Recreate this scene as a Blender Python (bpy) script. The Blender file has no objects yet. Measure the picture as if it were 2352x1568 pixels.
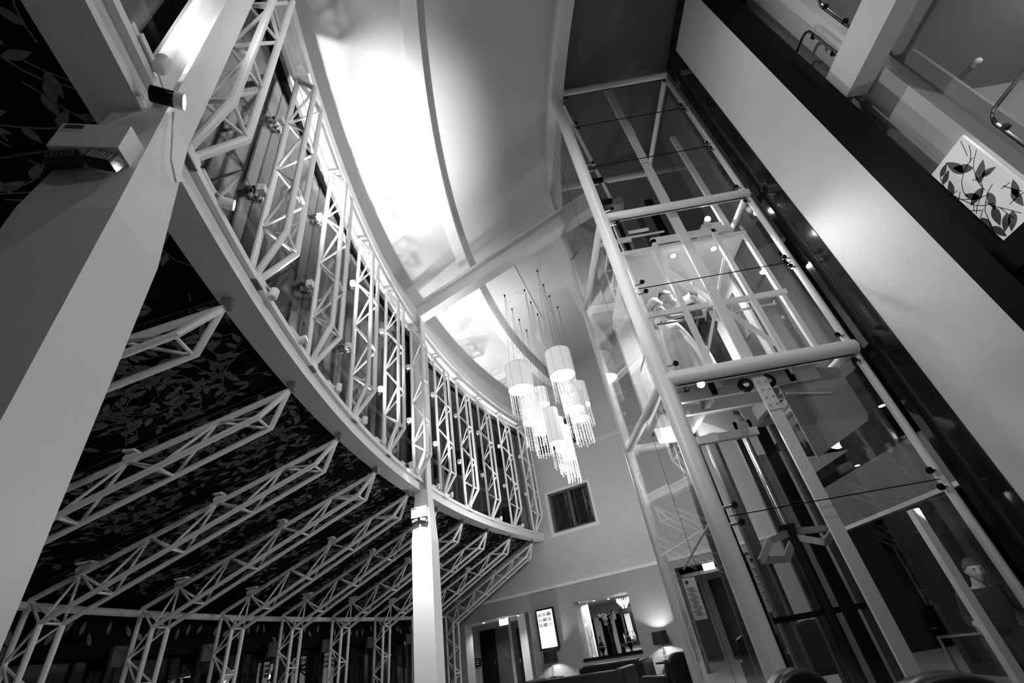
import bpy, bmesh, math, random
from mathutils import Vector, Matrix

scene = bpy.context.scene
COL = scene.collection
random.seed(7)

# ------------------------------------------------------------------ camera
f = 1035.0
up_c = Vector((-266, -1502, f)).normalized()          # world up in camera space (x right, y down, z forward)
fw_c = (Vector((0, 0, 1)) - up_c * up_c.z).normalized()
rt_c = fw_c.cross(up_c)
if rt_c.x < 0: rt_c = -rt_c
CAM_Z = 1.2
cam_d = bpy.data.cameras.new('camera'); cam = bpy.data.objects.new('camera', cam_d); COL.objects.link(cam)
cam_d.sensor_width = 36.0; cam_d.lens = 36.0 * f / 2352.0; cam_d.clip_start = .05; cam_d.clip_end = 200
Mx = Matrix(((rt_c.x, -rt_c.y, -rt_c.z, 0), (fw_c.x, -fw_c.y, -fw_c.z, 0), (up_c.x, -up_c.y, -up_c.z, CAM_Z), (0, 0, 0, 1)))
cam.matrix_world = Mx
scene.camera = cam

# ------------------------------------------------------------------ world, exposure
w = bpy.data.worlds.new('night'); scene.world = w; w.use_nodes = True
w.node_tree.nodes['Background'].inputs[0].default_value = (.02, .02, .02, 1)
w.node_tree.nodes['Background'].inputs[1].default_value = 1.0
vs = scene.view_settings
vs.view_transform = 'Standard'; vs.look = 'None'; vs.gamma = 1.0; vs.exposure = 0.0; vs.use_curve_mapping = False

def light(kind, name, loc, power, target=None, size=.05, cone=60, blend=.6, parent=None):
    d = bpy.data.lights.new(name, kind); d.energy = power
    o = bpy.data.objects.new(name, d); COL.objects.link(o); o.location = loc
    if kind == 'SPOT': d.spot_size = math.radians(cone); d.spot_blend = blend; d.shadow_soft_size = size
    elif kind == 'AREA': d.size = size
    else: d.shadow_soft_size = size
    if target is not None:
        o.rotation_euler = (Vector(target) - Vector(loc)).to_track_quat('-Z', 'Y').to_euler()
    if parent: 
        o.parent = parent; o.location = Vector(loc) - parent.location
    return o

# ------------------------------------------------------------------ materials
MATS = {}
def mat(name, v, rough=.5, metal=0, emit=0, noise=0, scale=20, bump=0, spec=.5, alpha=None):
    m = bpy.data.materials.new(name); m.use_nodes = True
    nt = m.node_tree; b = nt.nodes['Principled BSDF']
    c = v if isinstance(v, tuple) else (v, v, v)
    b.inputs['Base Color'].default_value = (*c, 1); b.inputs['Roughness'].default_value = rough
    b.inputs['Metallic'].default_value = metal; b.inputs['Specular IOR Level'].default_value = spec
    tc = nt.nodes.new('ShaderNodeTexCoord'); nz = nt.nodes.new('ShaderNodeTexNoise')
    nz.inputs['Scale'].default_value = scale; nz.inputs['Detail'].default_value = 4
    nt.links.new(tc.outputs['Object'], nz.inputs['Vector'])
    rp = nt.nodes.new('ShaderNodeMapRange')
    rp.inputs[3].default_value = max(0, 1 - noise); rp.inputs[4].default_value = 1 + noise
    nt.links.new(nz.outputs['Fac'], rp.inputs[0])
    mx = nt.nodes.new('ShaderNodeVectorMath'); mx.operation = 'SCALE'; mx.inputs[0].default_value = c
    nt.links.new(rp.outputs[0], mx.inputs['Scale']); nt.links.new(mx.outputs[0], b.inputs['Base Color'])
    if bump:
        bp = nt.nodes.new('ShaderNodeBump'); bp.inputs['Strength'].default_value = bump; bp.inputs['Distance'].default_value = .01
        nt.links.new(nz.outputs['Fac'], bp.inputs['Height']); nt.links.new(bp.outputs[0], b.inputs['Normal'])
    if emit:
        b.inputs['Emission Color'].default_value = (1, 1, 1, 1); b.inputs['Emission Strength'].default_value = emit
    MATS[name] = m
    return m
def glass_mat(name, tint, refl=1.0, ior=1.5, rough=.0):
    m = bpy.data.materials.new(name); m.use_nodes = True; nt = m.node_tree
    for n in list(nt.nodes): nt.nodes.remove(n)
    out = nt.nodes.new('ShaderNodeOutputMaterial'); mx = nt.nodes.new('ShaderNodeMixShader')
    tr = nt.nodes.new('ShaderNodeBsdfTransparent'); gl = nt.nodes.new('ShaderNodeBsdfGlossy'); fr = nt.nodes.new('ShaderNodeFresnel')
    nt.nodes.remove(fr)
    tr.inputs[0].default_value = (tint, tint, tint, 1); gl.inputs['Roughness'].default_value = rough
    ge = nt.nodes.new('ShaderNodeNewGeometry'); dt = nt.nodes.new('ShaderNodeVectorMath'); dt.operation = 'DOT_PRODUCT'
    nt.links.new(ge.outputs['Normal'], dt.inputs[0]); nt.links.new(ge.outputs['Incoming'], dt.inputs[1])
    def mth(op, a, b):
        n = nt.nodes.new('ShaderNodeMath'); n.operation = op; n.use_clamp = op == 'MULTIPLY'
        for i, x in enumerate((a, b)):
            if isinstance(x, (int, float)): n.inputs[i].default_value = x
            elif x is not None: nt.links.new(x, n.inputs[i])
        return n.outputs[0]
    f0 = ((ior-1)/(ior+1))**2                        # Schlick reflectance of one surface
    c1 = mth('SUBTRACT', 1.0, mth('ABSOLUTE', dt.outputs['Value'], None))
    mu = mth('MULTIPLY', mth('ADD', f0, mth('MULTIPLY', mth('POWER', c1, 5.0), 1-f0)), refl)
    nt.links.new(mu, mx.inputs[0])
    nt.links.new(tr.outputs[0], mx.inputs[1]); nt.links.new(gl.outputs[0], mx.inputs[2]); nt.links.new(mx.outputs[0], out.inputs[0])
    MATS[name] = m
    return m
def brick_mat(name, v):
    m = bpy.data.materials.new(name); m.use_nodes = True; nt = m.node_tree; b = nt.nodes['Principled BSDF']
    b.inputs['Roughness'].default_value = .75
    tc = nt.nodes.new('ShaderNodeTexCoord'); br = nt.nodes.new('ShaderNodeTexBrick')
    mp = nt.nodes.new('ShaderNodeMapping'); mp.inputs['Rotation'].default_value = (math.radians(90), 0, 0)
    br.inputs['Scale'].default_value = 1; br.inputs['Brick Width'].default_value = .225; br.inputs['Row Height'].default_value = .075
    br.inputs['Mortar Size'].default_value = .006
    br.inputs['Color1'].default_value = (v, v, v, 1); br.inputs['Color2'].default_value = (v*.95, v*.95, v*.95, 1); br.inputs['Mortar'].default_value = (v*.8, v*.8, v*.8, 1)
    nt.links.new(tc.outputs['Object'], mp.inputs[0]); nt.links.new(mp.outputs[0], br.inputs['Vector']); nt.links.new(br.outputs['Color'], b.inputs['Base Color'])
    bp = nt.nodes.new('ShaderNodeBump'); bp.inputs['Strength'].default_value = .3; bp.inputs['Distance'].default_value = .008; bp.invert = True
    nt.links.new(br.outputs['Fac'], bp.inputs['Height']); nt.links.new(bp.outputs[0], b.inputs['Normal'])
    MATS[name] = m
    return m

W = mat('white_steel', .8, .38, noise=.03)
PL = mat('white_plaster', .78, .8, noise=.02, scale=3)
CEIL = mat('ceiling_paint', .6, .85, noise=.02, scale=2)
DCEIL = mat('shaded_ceiling', .12, .6, noise=.25, scale=1.2)  # shade over the ceiling beyond the second rib, put into its colour
BRICK = brick_mat('painted_brick', .62)
WALLP = mat('lower_wall_paint', .36, .7, noise=.04, scale=3)
PANEL = mat('panel_paint', .62, .55, noise=.03, scale=2)
BLACK = mat('black_gloss', .008, .08)
DARK = mat('dark_matt', .006, .7, noise=.3, spec=.06)
BLIND = mat('blind_fabric', .007, .9, noise=.3, scale=60, spec=.05)
LEAF = mat('leaf_print', .16, .8, spec=.1, noise=.25, scale=40)
CHROME = mat('chrome', .75, .12, metal=1)
BSTEEL = mat('bright_steel', .8, .3, metal=.55, noise=.15, scale=3)
STEEL = mat('brushed_steel', .55, .28, metal=1, noise=.1, scale=8)
GREY = mat('grey_paint', .32, .6, noise=.05, scale=5)
DGREY = mat('dark_grey_paint', .06, .5, noise=.15, scale=6)
GLASS = glass_mat('clear_glass', .97, 1.0)
NGLASS = glass_mat('night_glass', .8, .65)
LENS = mat('lamp_lens', .9, .3, emit=25)
SHADE = mat('drum_shade', .6, .7, emit=.5, noise=.15, scale=9)
DIFF = mat('drum_diffuser', .9, .6, emit=5)
CRYST = mat('crystal', .9, .15, emit=.2, spec=.9)  # faint glow put in for the glints on the strands
LEATHER = mat('black_leather', .012, .32, noise=.2)
FLOORM = mat('floor_tile', .32, .5, noise=.1, scale=4)
PAPER = mat('paper', .85, .8)
INK = mat('ink', .05, .8)
SCREEN = mat('screen_glow', .9, .4, emit=2.2)
EXITM = mat('sign_glow', .9, .4, emit=3)
WIRE = mat('wire', .25, .5)
SKIN = mat('skin', .42, .5, noise=.05)
HAIRL = mat('fair_hair', .6, .6, noise=.3, scale=60)
HAIRD = mat('dark_hair', .04, .6, noise=.4, scale=60)
DRESS = mat('white_satin', .85, .45, noise=.03)
SHIRT = mat('white_shirt', .8, .7)
SUIT = mat('charcoal_wool', .03, .8, noise=.2)
FLOWER = mat('pale_petals', .6, .8, noise=.3)
PLED = mat('downlight_glow', .9, .4, emit=14)
LSHADE = mat('dark_lamp_shade', .02, .7, noise=.2)
WOODM = mat('light_panel', .45, .4, noise=.2, scale=4)

# ------------------------------------------------------------------ mesh builder
class MB:
    def __init__(s): s.v = []; s.f = []
    def add(s, vs, fs):
        o = len(s.v); s.v += [Vector(x) for x in vs]; s.f += [[o + i for i in q] for q in fs]; return s
    def box(s, a, b):
        (x0, y0, z0), (x1, y1, z1) = a, b
        return s.add([(x0,y0,z0),(x1,y0,z0),(x1,y1,z0),(x0,y1,z0),(x0,y0,z1),(x1,y0,z1),(x1,y1,z1),(x0,y1,z1)],
                     [(0,3,2,1),(4,5,6,7),(0,1,5,4),(1,2,6,5),(2,3,7,6),(3,0,4,7)])
    def obox(s, c, ax, ay, az):                       # oriented box: centre + three half vectors
        c, ax, ay, az = map(Vector, (c, ax, ay, az)); vs = []
        for k in (-1, 1):
            for i, j in ((-1,-1),(1,-1),(1,1),(-1,1)): vs.append(c + ax*i + ay*j + az*k)
        return s.add(vs, [(0,3,2,1),(4,5,6,7),(0,1,5,4),(1,2,6,5),(2,3,7,6),(3,0,4,7)])
    def bar(s, p, q, wd, th, up=(0,0,1)):             # flat bar between two points
        p, q = Vector(p), Vector(q); d = (q - p); n = Vector(up)
        sx = d.cross(n)
        if sx.length < 1e-5: sx = d.cross(Vector((1,0,0)))
        sx.normalize(); n = sx.cross(d).normalized()
        return s.obox((p+q)/2, sx*wd/2, n*th/2, d/2)
    def tube(s, pts, r, n=8, cap=True, closed=False):
        pts = [Vector(p) for p in pts]; N = len(pts); rings = []
        rr = r if isinstance(r, (list, tuple)) else [r]*N
        ref = None
        for i, p in enumerate(pts):
            if closed: d = (pts[(i+1) % N] - pts[i-1]).normalized()
            else:
                a = pts[max(0, i-1)]; b = pts[min(N-1, i+1)]
                d = ((b - p).normalized() + (p - a).normalized())
                d = (b - a) if d.length < 1e-6 else d
                d.normalize()
            if ref is None: ref = Vector((0,0,1)) if abs(d.z) < .9 else Vector((1,0,0))
            u = (ref - d*ref.dot(d)).normalized(); v = d.cross(u); ref = u
            k = 1.0
            if 0 < i < N-1 and not closed:
                c = (b - p).normalized().dot((p - a).normalized()); k = 1.0/max(.6, math.sqrt(max(0,(1+c)/2)))
            rings.append([p + (u*math.cos(2*math.pi*j/n) + v*math.sin(2*math.pi*j/n))*rr[i]*(1 if closed else min(k,1.25)) for j in range(n)])
        o = len(s.v)
        for g in rings: s.v += g
        M_ = N if closed else N-1
        for i in range(M_):
            for j in range(n):
                a = o+i*n+j; b = o+i*n+(j+1) % n; i2 = (i+1) % N
                s.f.append([a, b, o+i2*n+(j+1) % n, o+i2*n+j])
        if cap and not closed:
            s.f.append([o+j for j in range(n)][::-1]); s.f.append([o+(N-1)*n+j for j in range(n)])
        return s
    def lathe(s, prof, c=(0,0,0), n=24, axis=None, capb=True, capt=True):   # prof: (r, z)
        c = Vector(c); q = Vector((0,0,1)).rotation_difference(Vector(axis).normalized()) if axis is not None else None
        o = len(s.v)
        for r, z in prof:
            for j in range(n):
                p = Vector((r*math.cos(2*math.pi*j/n), r*math.sin(2*math.pi*j/n), z))
                s.v.append(c + (q @ p if q else p))
        for i in range(len(prof)-1):
            for j in range(n): s.f.append([o+i*n+j, o+i*n+(j+1) % n, o+(i+1)*n+(j+1) % n, o+(i+1)*n+j])
        if capb: s.f.append([o+j for j in range(n)][::-1])
        if capt: s.f.append([o+(len(prof)-1)*n+j for j in range(n)])
        return s
    def ball(s, c, r, sc=(1,1,1), n=10, m=7):
        prof = [(r*math.sin(math.pi*i/m), -r*math.cos(math.pi*i/m)) for i in range(m+1)]
        prof[0] = (1e-4, -r); prof[-1] = (1e-4, r)
        k = MB().lathe(prof, n=n)
        c = Vector(c); o = len(s.v)
        s.v += [c + Vector((p.x*sc[0], p.y*sc[1], p.z*sc[2])) for p in k.v]; s.f += [[o+i for i in q] for q in k.f]
        return s
    def prism(s, pts, off):                            # polygon extruded by a vector
        n = len(pts); off = Vector(off); pts = [Vector(p) for p in pts]
        return s.add(pts + [p+off for p in pts], [list(range(n))[::-1], [n+i for i in range(n)]] + [[i, (i+1) % n, n+(i+1) % n, n+i] for i in range(n)])
    def poly(s, pts): return s.add(pts, [list(range(len(pts)))])
    def mesh(s, name, off=Vector((0,0,0)), m=None, smooth=False):
        me = bpy.data.meshes.new(name); me.from_pydata([tuple(p-off) for p in s.v], [], s.f); me.update()
        bm = bmesh.new(); bm.from_mesh(me); bmesh.ops.recalc_face_normals(bm, faces=bm.faces); bm.to_mesh(me); bm.free()
        if smooth:
            for p in me.polygons: p.use_smooth = True
            try: me.set_sharp_from_angle(angle=math.radians(35))
            except Exception: pass
        if m: me.materials.append(m)
        return me
    def build(s, name, m, parent=None, smooth=False, **kw):
        off = parent_off(parent)
        o = bpy.data.objects.new(name, s.mesh(name, off, m, smooth)); COL.objects.link(o)
        if parent: o.parent = parent
        tag(o, **kw)
        return o
def parent_off(p):
    v = Vector((0,0,0))
    while p is not None:
        v = v + p.location; p = p.parent
    return v
def tag(o, label=None, cat=None, group=None, kind=None):
    if label: o['label'] = label
    if cat: o['category'] = cat
    if group: o['group'] = group
    if kind: o['kind'] = kind
    return o
def empty(name, loc=(0,0,0), rz=0, **kw):
    o = bpy.data.objects.new(name, None); COL.objects.link(o); o.location = loc; o.rotation_euler = (0,0,rz); o.empty_display_size = .1
    return tag(o, **kw)
def copy_tree(o, parent=None):
    c = o.copy(); COL.objects.link(c)
    if parent: c.parent = parent
    for ch in [x for x in o.children]: copy_tree(ch, c)
    return c

# ------------------------------------------------------------------ plan of the place
CC = Vector((20.36, 6.51, 0)); R = 22.93          # glazed wall follows a circle
STEP = 3.82
def phi(k): return 6.4 + STEP*(k-5)
def pol(a, out, z, lat=0.0):
    a = math.radians(a)
    return Vector((CC.x - math.cos(a)*(R+out) + math.sin(a)*lat, CC.y + math.sin(a)*(R+out) + math.cos(a)*lat, z))
def arc_sweep(prof, a0, a1, n, name, m, smooth=True, **kw):   # closed profile (out, z) swept along the arc
    mb = MB(); P = len(prof)
    for i in range(n+1):
        a = a0 + (a1-a0)*i/n
        mb.v += [pol(a, o_, z) for o_, z in prof]
    for i in range(n):
        for j in range(P): mb.f.append([i*P+j, i*P+(j+1) % P, (i+1)*P+(j+1) % P, (i+1)*P+j])
    mb.f.append(list(range(P))); mb.f.append([n*P+j for j in range(P)][::-1])
    par = kw.pop('parent', None)
    return mb.build(name, m, par, smooth=smooth, **kw)
A0, A1 = -34.0, 26.9
AZ = math.radians(27.3)
WN = Vector((math.sin(AZ), math.cos(AZ), 0)); WU = Vector((math.cos(AZ), -math.sin(AZ), 0)); WD = 15.0
def fw(u, z, d=0.0): return WN*(WD+d) + WU*u + Vector((0,0,z))      # point on the far wall, d behind its face

exec_order = []
# ================================================================== STRUCTURE
MB().box((-16, -8, -.1), (14, 24, 0)).build('floor', FLOORM, kind='structure')

# ceiling, sloping up from the glazed wall; zone coloured as shade beyond the second rib
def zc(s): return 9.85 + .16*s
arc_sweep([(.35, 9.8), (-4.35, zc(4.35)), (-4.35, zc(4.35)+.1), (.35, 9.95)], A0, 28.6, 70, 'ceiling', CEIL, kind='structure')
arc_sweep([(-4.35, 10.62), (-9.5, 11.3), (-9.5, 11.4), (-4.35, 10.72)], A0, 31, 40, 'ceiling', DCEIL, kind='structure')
arc_sweep([(.30, 8.85), (.36, 8.85), (.36, 9.9), (.30, 9.9)], A0, 27.2, 70, 'wall_upstand', PL, kind='structure')
arc_sweep([(-1.42, 9.74), (-1.69, 9.76), (-1.69, 10.2), (-1.42, 10.15)], A0, 27.6, 70, 'ceiling_rib', W, label='curved white ceiling rib over the bright half of the ceiling', cat='rib')
arc_sweep([(-4.1, 10.24), (-4.4, 10.27), (-4.4, 10.65), (-4.1, 10.6)], A0, 28.6, 60, 'ceiling_rib', W, label='curved white ceiling rib beside the dark ceiling, passing behind the glass lift', cat='rib')

# lower ring beam, upper ring beam, soffit strip
lr = empty('ring_beam', pol(0, 0, 4.2), label='curved white steel beam under the clerestory trusses carrying the spotlight track', cat='beam')
arc_sweep([(0, 4.2), (.29, 4.2), (.29, 4.4), (0, 4.4)], A0, A1, 90, 'beam', W, parent=lr)
arc_sweep([(-.05, 4.36), (.0, 4.36), (.0, 4.43), (-.05, 4.43)], A0, A1, 90, 'lighting_track', W, parent=lr)
arc_sweep([(-.035, 4.43), (-.02, 4.43), (-.02, 4.445), (-.035, 4.445)], A0, A1, 90, 'track_slot', DARK, parent=lr)
ur = empty('ring_beam', pol(0, 0, 8.4), label='curved white steel beam along the top of the clerestory glass below the ceiling', cat='beam')
arc_sweep([(-.02, 8.45), (.06, 8.45), (.06, 8.56), (.0, 8.56), (.0, 8.62), (-.04, 8.62), (-.04, 8.88), (-.02, 8.88), (.3, 8.88), (.34, 8.88), (.34, 8.42), (.06, 8.42), (-.02, 8.42)], A0, A1, 90, 'beam', W, parent=ur, smooth=False)
arc_sweep([(.10, 8.30), (.36, 8.30), (.36, 8.41), (.10, 8.41)], A0, A1, 90, 'soffit_strip', PL, parent=ur)
arc_sweep([(.16, 8.12), (.30, 8.12), (.30, 8.29), (.16, 8.29)], A0, A1, 90, 'head_frame', BLACK, parent=ur)

# eaves rail and outer ground glazing
arc_sweep([(4.0, 2.52), (4.03, 2.5), (4.07, 2.52), (4.09, 2.55), (4.07, 2.58), (4.03, 2.6), (4.0, 2.58), (3.98, 2.55)], A0, 25.5, 70, 'eaves_rail', W, label='long white tube rail joining the roof trusses at the eaves', cat='rail')

# far wall: brick upper part with two windows, smooth lower part with corridor and hatch
wf = MB()
def wall_piece(mb, u0, u1, z0, z1, d0=0, d1=.3):
    mb.add([fw(u0,z0,d0), fw(u1,z0,d0), fw(u1,z0,d1), fw(u0,z0,d1), fw(u0,z1,d0), fw(u1,z1,d0), fw(u1,z1,d1), fw(u0,z1,d1)],
           [(0,3,2,1),(4,5,6,7),(0,1,5,4),(1,2,6,5),(2,3,7,6),(3,0,4,7)]); return mb
W1 = (-7.42, -5.80, 4.33, 5.66); W2 = (-7.42, -5.80, 7.14, 8.2)
for u0, u1, z0, z1 in [(-13.5, W1[0], 2.74, 11.5), (W1[1], 4, 2.74, 11.5), (W1[0], W1[1], 2.74, W1[2]), (W1[0], W1[1], W1[3], W2[2]), (W1[0], W1[1], W2[3], 11.5)]:
    if (u0, u1, z0) == (W1[0], W1[1], W1[3]): pass
    wall_piece(wf, u0, u1, z0, z1)
wfo = wf.mesh('wall_far', Vector((0,0,0)), BRICK)
wall_far = bpy.data.objects.new('wall_far', wfo); COL.objects.link(wall_far); tag(wall_far, kind='structure')
# rotate texture space: store object rotation so brick courses run along the wall
rot = Matrix.Rotation(-AZ, 4, 'Z')
wfo.transform(rot.inverted()); wall_far.rotation_euler = (0, 0, -AZ)
wl = MB()
HU = (-7.15, -5.33, .72, 2.2)                        # hatch to the bar
CO = (-11.5, -8.83, 0, 2.22)                         # corridor opening
for u0, u1, z0, z1 in [(-13.5, CO[0], 0, 2.74), (CO[0], CO[1], CO[3], 2.74), (CO[1], HU[0], 0, 2.74), (HU[0], HU[1], 0, HU[2]), (HU[0], HU[1], HU[3], 2.74), (HU[1], -3.75, 0, 2.74), (-3.75, -1.2, 2.5, 2.74), (-1.2, 4, 0, 2.74)]:
    wall_piece(wl, u0, u1, z0, z1, -.12, .3)
wl.build('wall_far_lower', WALLP, kind='structure')
MB().add([], [])
for (zz, hh) in ((6.93, .05), (7.02, .03)):
    wall_piece(MB(), -7.6, 2.0, zz, zz+hh, -.03, .01).build('trim_1', PL, kind='structure')
wall_piece(MB(), -3.9, 2.5, 8.3, 8.33, -.015, .01).build('trim_2', PL, kind='structure')
wall_piece(MB(), -13.4, 4, 2.70, 2.78, -.15, .01).build('trim_3', PL, kind='structure')

def wall_window(n, q):
    u0, u1, z0, z1 = q; o = empty('window_%d' % n, fw((u0+u1)/2, z0), kind='structure')
    fr = MB()
    for a in ((u0, u1, z0, z0+.07), (u0, u1, z1-.07, z1), (u0, u0+.07, z0, z1), (u1-.07, u1, z0, z1), ((u0+u1)/2-.05, (u0+u1)/2+.05, z0, z1)): wall_piece(fr, *a, .06, .14)
    fr.build('window_frame', MATS.get('window_grey') or mat('window_grey', .1, .5), o)
    sr = MB()
    for a in ((u0-.1, u1+.1, z0-.12, z0), (u0-.1, u1+.1, z1, z1+.08), (u0-.1, u0, z0, z1), (u1, u1+.1, z0, z1)): wall_piece(sr, *a, -.04, .02)
    sr.build('window_surround', PL, o)
    for a, b in ((u0+.07, (u0+u1)/2-.05), ((u0+u1)/2+.05, u1-.07)):
        wall_piece(MB(), a, b, z0+.07, z1-.07, .09, .1).build('pane', GLASS, o)
        cu = MB(); N = 28; pts = []
        for i in range(N+1):
            t = i/N; pts.append((a+(b-a)*t, .2+.03*math.sin(t*2*math.pi*6)))
        for i in range(N):
            (a_, d_), (b_, e_) = pts[i], pts[i+1]
            cu.add([fw(a_, z0, d_), fw(b_, z0, e_), fw(b_, z1, e_), fw(a_, z1, d_)], [(0,1,2,3)])
        cu.build('curtain', MATS.get('curtain_cloth') or mat('curtain_cloth', .02, .9, noise=.2), o, smooth=True)
wall_window(1, W1); wall_window(2, W2)
wall_piece(MB(), -7.6, -5.5, 4.0, 8.6, .45, .5).build('wall_behind_windows', DARK, kind='structure')

# corridor behind the opening
cr = MB()
wall_piece(cr, -13.4, -13.2, 0, 2.5, .3, 4); wall_piece(cr, -9.25, -9.1, 0, 2.5, .3, 1.2)
cr.build('wall_corridor', WALLP, kind='structure')
wall_piece(MB(), -13.2, -8.9, CO[3], CO[3]+.1, .3, 4).build('ceiling_corridor', PL, kind='structure')
wall_piece(MB(), -13.2, -10.78, 0, CO[3], 1.6, 1.75).build('wall_corridor_end', WALLP, kind='structure')
wall_piece(MB(), -10.1, -9.1, 0, CO[3], 1.2, 1.35).build('wall_corridor_side', PL, kind='structure')
wall_piece(MB(), -11.6, -9.3, 0, CO[3], 3.6, 3.7).build('wall_corridor_back', DARK, kind='structure')
d1 = wall_piece(MB(), -12.1, -11.4, 0, 2.02, 1.53, 1.59).build('door_1', DARK, kind='structure')
wall_piece(MB(), -11.5, -11.46, .95, 1.05, 1.5, 1.53).build('door_handle', STEEL, d1)
d2 = wall_piece(MB(), -11.38, -10.82, 0, 2.02, 1.53, 1.59).build('door_2', DGREY, kind='structure')
wall_piece(MB(), -10.9, -10.86, .95, 1.05, 1.5, 1.53).build('door_handle', STEEL, d2)
d3 = wall_piece(MB(), -10.68, -10.4, 0, 1.9, 1.9, 1.95).build('door_3', BLACK, kind='structure')
wall_piece(MB(), -10.66, -10.62, .85, .98, 1.87, 1.9).build('door_handle', STEEL, d3)

# dark doorway room behind the lift
wall_piece(MB(), -6.0, 1.5, 0, 2.8, 3.2, 3.3).build('wall_doorway_back', DGREY, kind='structure')
wall_piece(MB(), -6.0, 1.5, 2.5, 2.6, .3, 3.3).build('ceiling_doorway', GREY, kind='structure')
for u0, u1 in ((-3.9, -3.6), (-3.0, -2.85), (-2.0, -1.8)):
    wall_piece(MB(), u0, u1, 0, 2.5, 3.1, 3.2).build('trim_8', GREY, kind='structure')
xs = empty('exit_sign', fw(-2.85, 2.36, .1), label='glowing white box sign seen through the lower lift glass', cat='sign')
wall_piece(MB(), -3.0, -2.68, 2.3, 2.47, .08, .14).build('glow_panel', mat('box_sign_glow', .9, .4, emit=3), xs)
wall_piece(MB(), -2.95, -2.73, 2.47, 2.5, .08, .14).build('hanger', GREY, xs)

# right-hand panel wall with black glass margins
RW = 4.25
pw = MB(); pw.box((RW, 3.5, 0), (RW+.2, 4.57, 10.55)); pw.build('wall_right', PANEL, kind='structure')
bk = MB(); bk.box((RW-.01, 4.57, 0), (RW+.2, 5.06, 10.85)); bk.build('trim_4', BLACK, kind='structure')
bk = MB(); bk.box((RW-.01, 3.24, 0), (RW+.2, 3.5, 10.85)); bk.box((RW+.02, 2.9, 3.2), (RW+.1, 3.24, 3.45)); bk.build('trim_5', DARK, kind='structure')
bk = MB(); bk.box((RW-.01, 3.5, 10.55), (RW+.2, 4.57, 10.85)); bk.build('trim_6', BLACK, kind='structure')

# gallery floors on the right
GX = 4.6
gs = MB(); gs.box((GX+.52, -3, 6.13), (10, 3.5, 6.55)); gs.build('ceiling_gallery', GREY, kind='structure')
gs = MB(); gs.box((GX+.0, -3, 3.2), (10, 3.5, 3.62)); gs.build('floor_gallery', GREY, kind='structure')
MB().box((8.4, -3, 3.62), (8.6, 3.6, 10.5)).build('wall_gallery', GREY, kind='structure')
MB().box((GX+.3, 3.5, 3.62), (8.4, 3.65, 11)).build('wall_gallery_end', GREY, kind='structure')
MB().box((GX+.3, -3, 9.6), (8.4, 3.6, 9.8)).build('ceiling_gallery_upper', DGREY, kind='structure')
MB().box((GX-.06, -2.5, 6.13), (GX+.2, 3.31, 6.6)).build('edge_beam', W, label='thick white edge beam of the upper gallery floor crossing the white post', cat='beam')
gp = empty('gallery_post', (GX+.35, 3.1, 3.62), label='broad white vertical post behind the gallery edge beam', cat='post')
MB().box((GX+.26, 3.02, 3.62), (GX+.46, 3.4, 9.6)).build('shaft', W, gp)
MB().box((GX+.46, 2.85, 3.62), (GX+.5, 3.02, 6.13)).build('side_plate', GREY, gp)

# lobby behind the lift: bulkhead, dark ceiling, back walls
MB().box((5.5, 5.3, 2.18), (5.9, 12.0, 2.93)).build('wall_bulkhead', mat('bulkhead_paint', .13, .5, noise=.1, scale=3), kind='structure')
MB().box((5.46, 5.3, 2.14), (5.5, 12.0, 2.2)).build('trim_7', W, kind='structure')
MB().box((4.22, 5.3, 3.3), (9.5, 8.4, 3.5)).box((6.2, 8.4, 3.3), (9.5, 12.0, 3.5)).build('ceiling_lobby', DARK, kind='structure')
MB().box((9.5, 3, 0), (9.7, 13, 11)).build('wall_lobby_right', DARK, kind='structure')
MB().box((6.4, 12.0, 0), (9.6, 12.2, 3.3)).build('wall_lobby_back', DARK, kind='structure')
MB().box((3.46, 7.55, 0), (4.2, 7.65, 3.25)).build('wall_lift_back', PANEL, kind='structure')
for i, (x, y) in enumerate(((5.0, 6.3), (4.7, 7.4), (5.3, 8.1), (6.5, 9.7))):
    d = empty('downlight', (x, y, 3.3), label='small round recessed downlight glowing in the dark lobby ceiling', cat='downlight', group='lobby downlights')
    MB().lathe([(.055, 0), (.055, .02)], (x, y, 3.285)).build('bezel', CHROME, d)
    MB().lathe([(.04, 0), (.04, .004)], (x, y, 3.28)).build('lens', PLED, d)
MB().box((3.72, 5.16, 0), (3.8, 5.24, 1.8)).build('lobby_post', W, label='slim pale post standing just inside the lift glass', cat='post')

# ================================================================== STEEL COLUMNS
def column(a, name_label, zt):
    base = pol(a, 0, 0)
    o = empty('steel_column', base, label=name_label, cat='column')
    def sec(hw, ho, z): return [pol(a, so*ho, z, sl*hw) for so, sl in ((-1,-1),(-1,1),(1,1),(1,-1))]
    def loft(secs):
        m = MB()
        for s_ in secs: m.v += s_
        for i in range(len(secs)-1):
            for j in range(4): m.f.append([i*4+j, i*4+(j+1) % 4, (i+1)*4+(j+1) % 4, (i+1)*4+j])
        m.f.append([3,2,1,0]); m.f.append([len(m.v)-4+j for j in range(4)])
        return m
    loft([sec(.2, .2, 0), sec(.2, .2, 3.2)]).build('shaft', W, o)
    loft([sec(.2, .2, 3.2), sec(.135, .135, 4.22)]).build('tapered_neck', W, o)
    u = MB()
    for so in (-1, 1):
        c = pol(a, so*.12, (4.2+zt)/2); e_ = (pol(a, 1, 0) - pol(a, 0, 0)); t_ = (pol(a, 0, 0, 1) - pol(a, 0, 0))
        u.obox(c, e_*.015, t_*.13, Vector((0,0,(zt-4.2)/2)))
    u.build('flange', W, o)
    c = pol(a, 0, (4.2+zt)/2)
    MB().obox(c, e_*.11, t_*.02, Vector((0,0,(zt-4.2)/2))).build('web', W, o)
    return o
AN, AF = -12.9, 7.3
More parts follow.
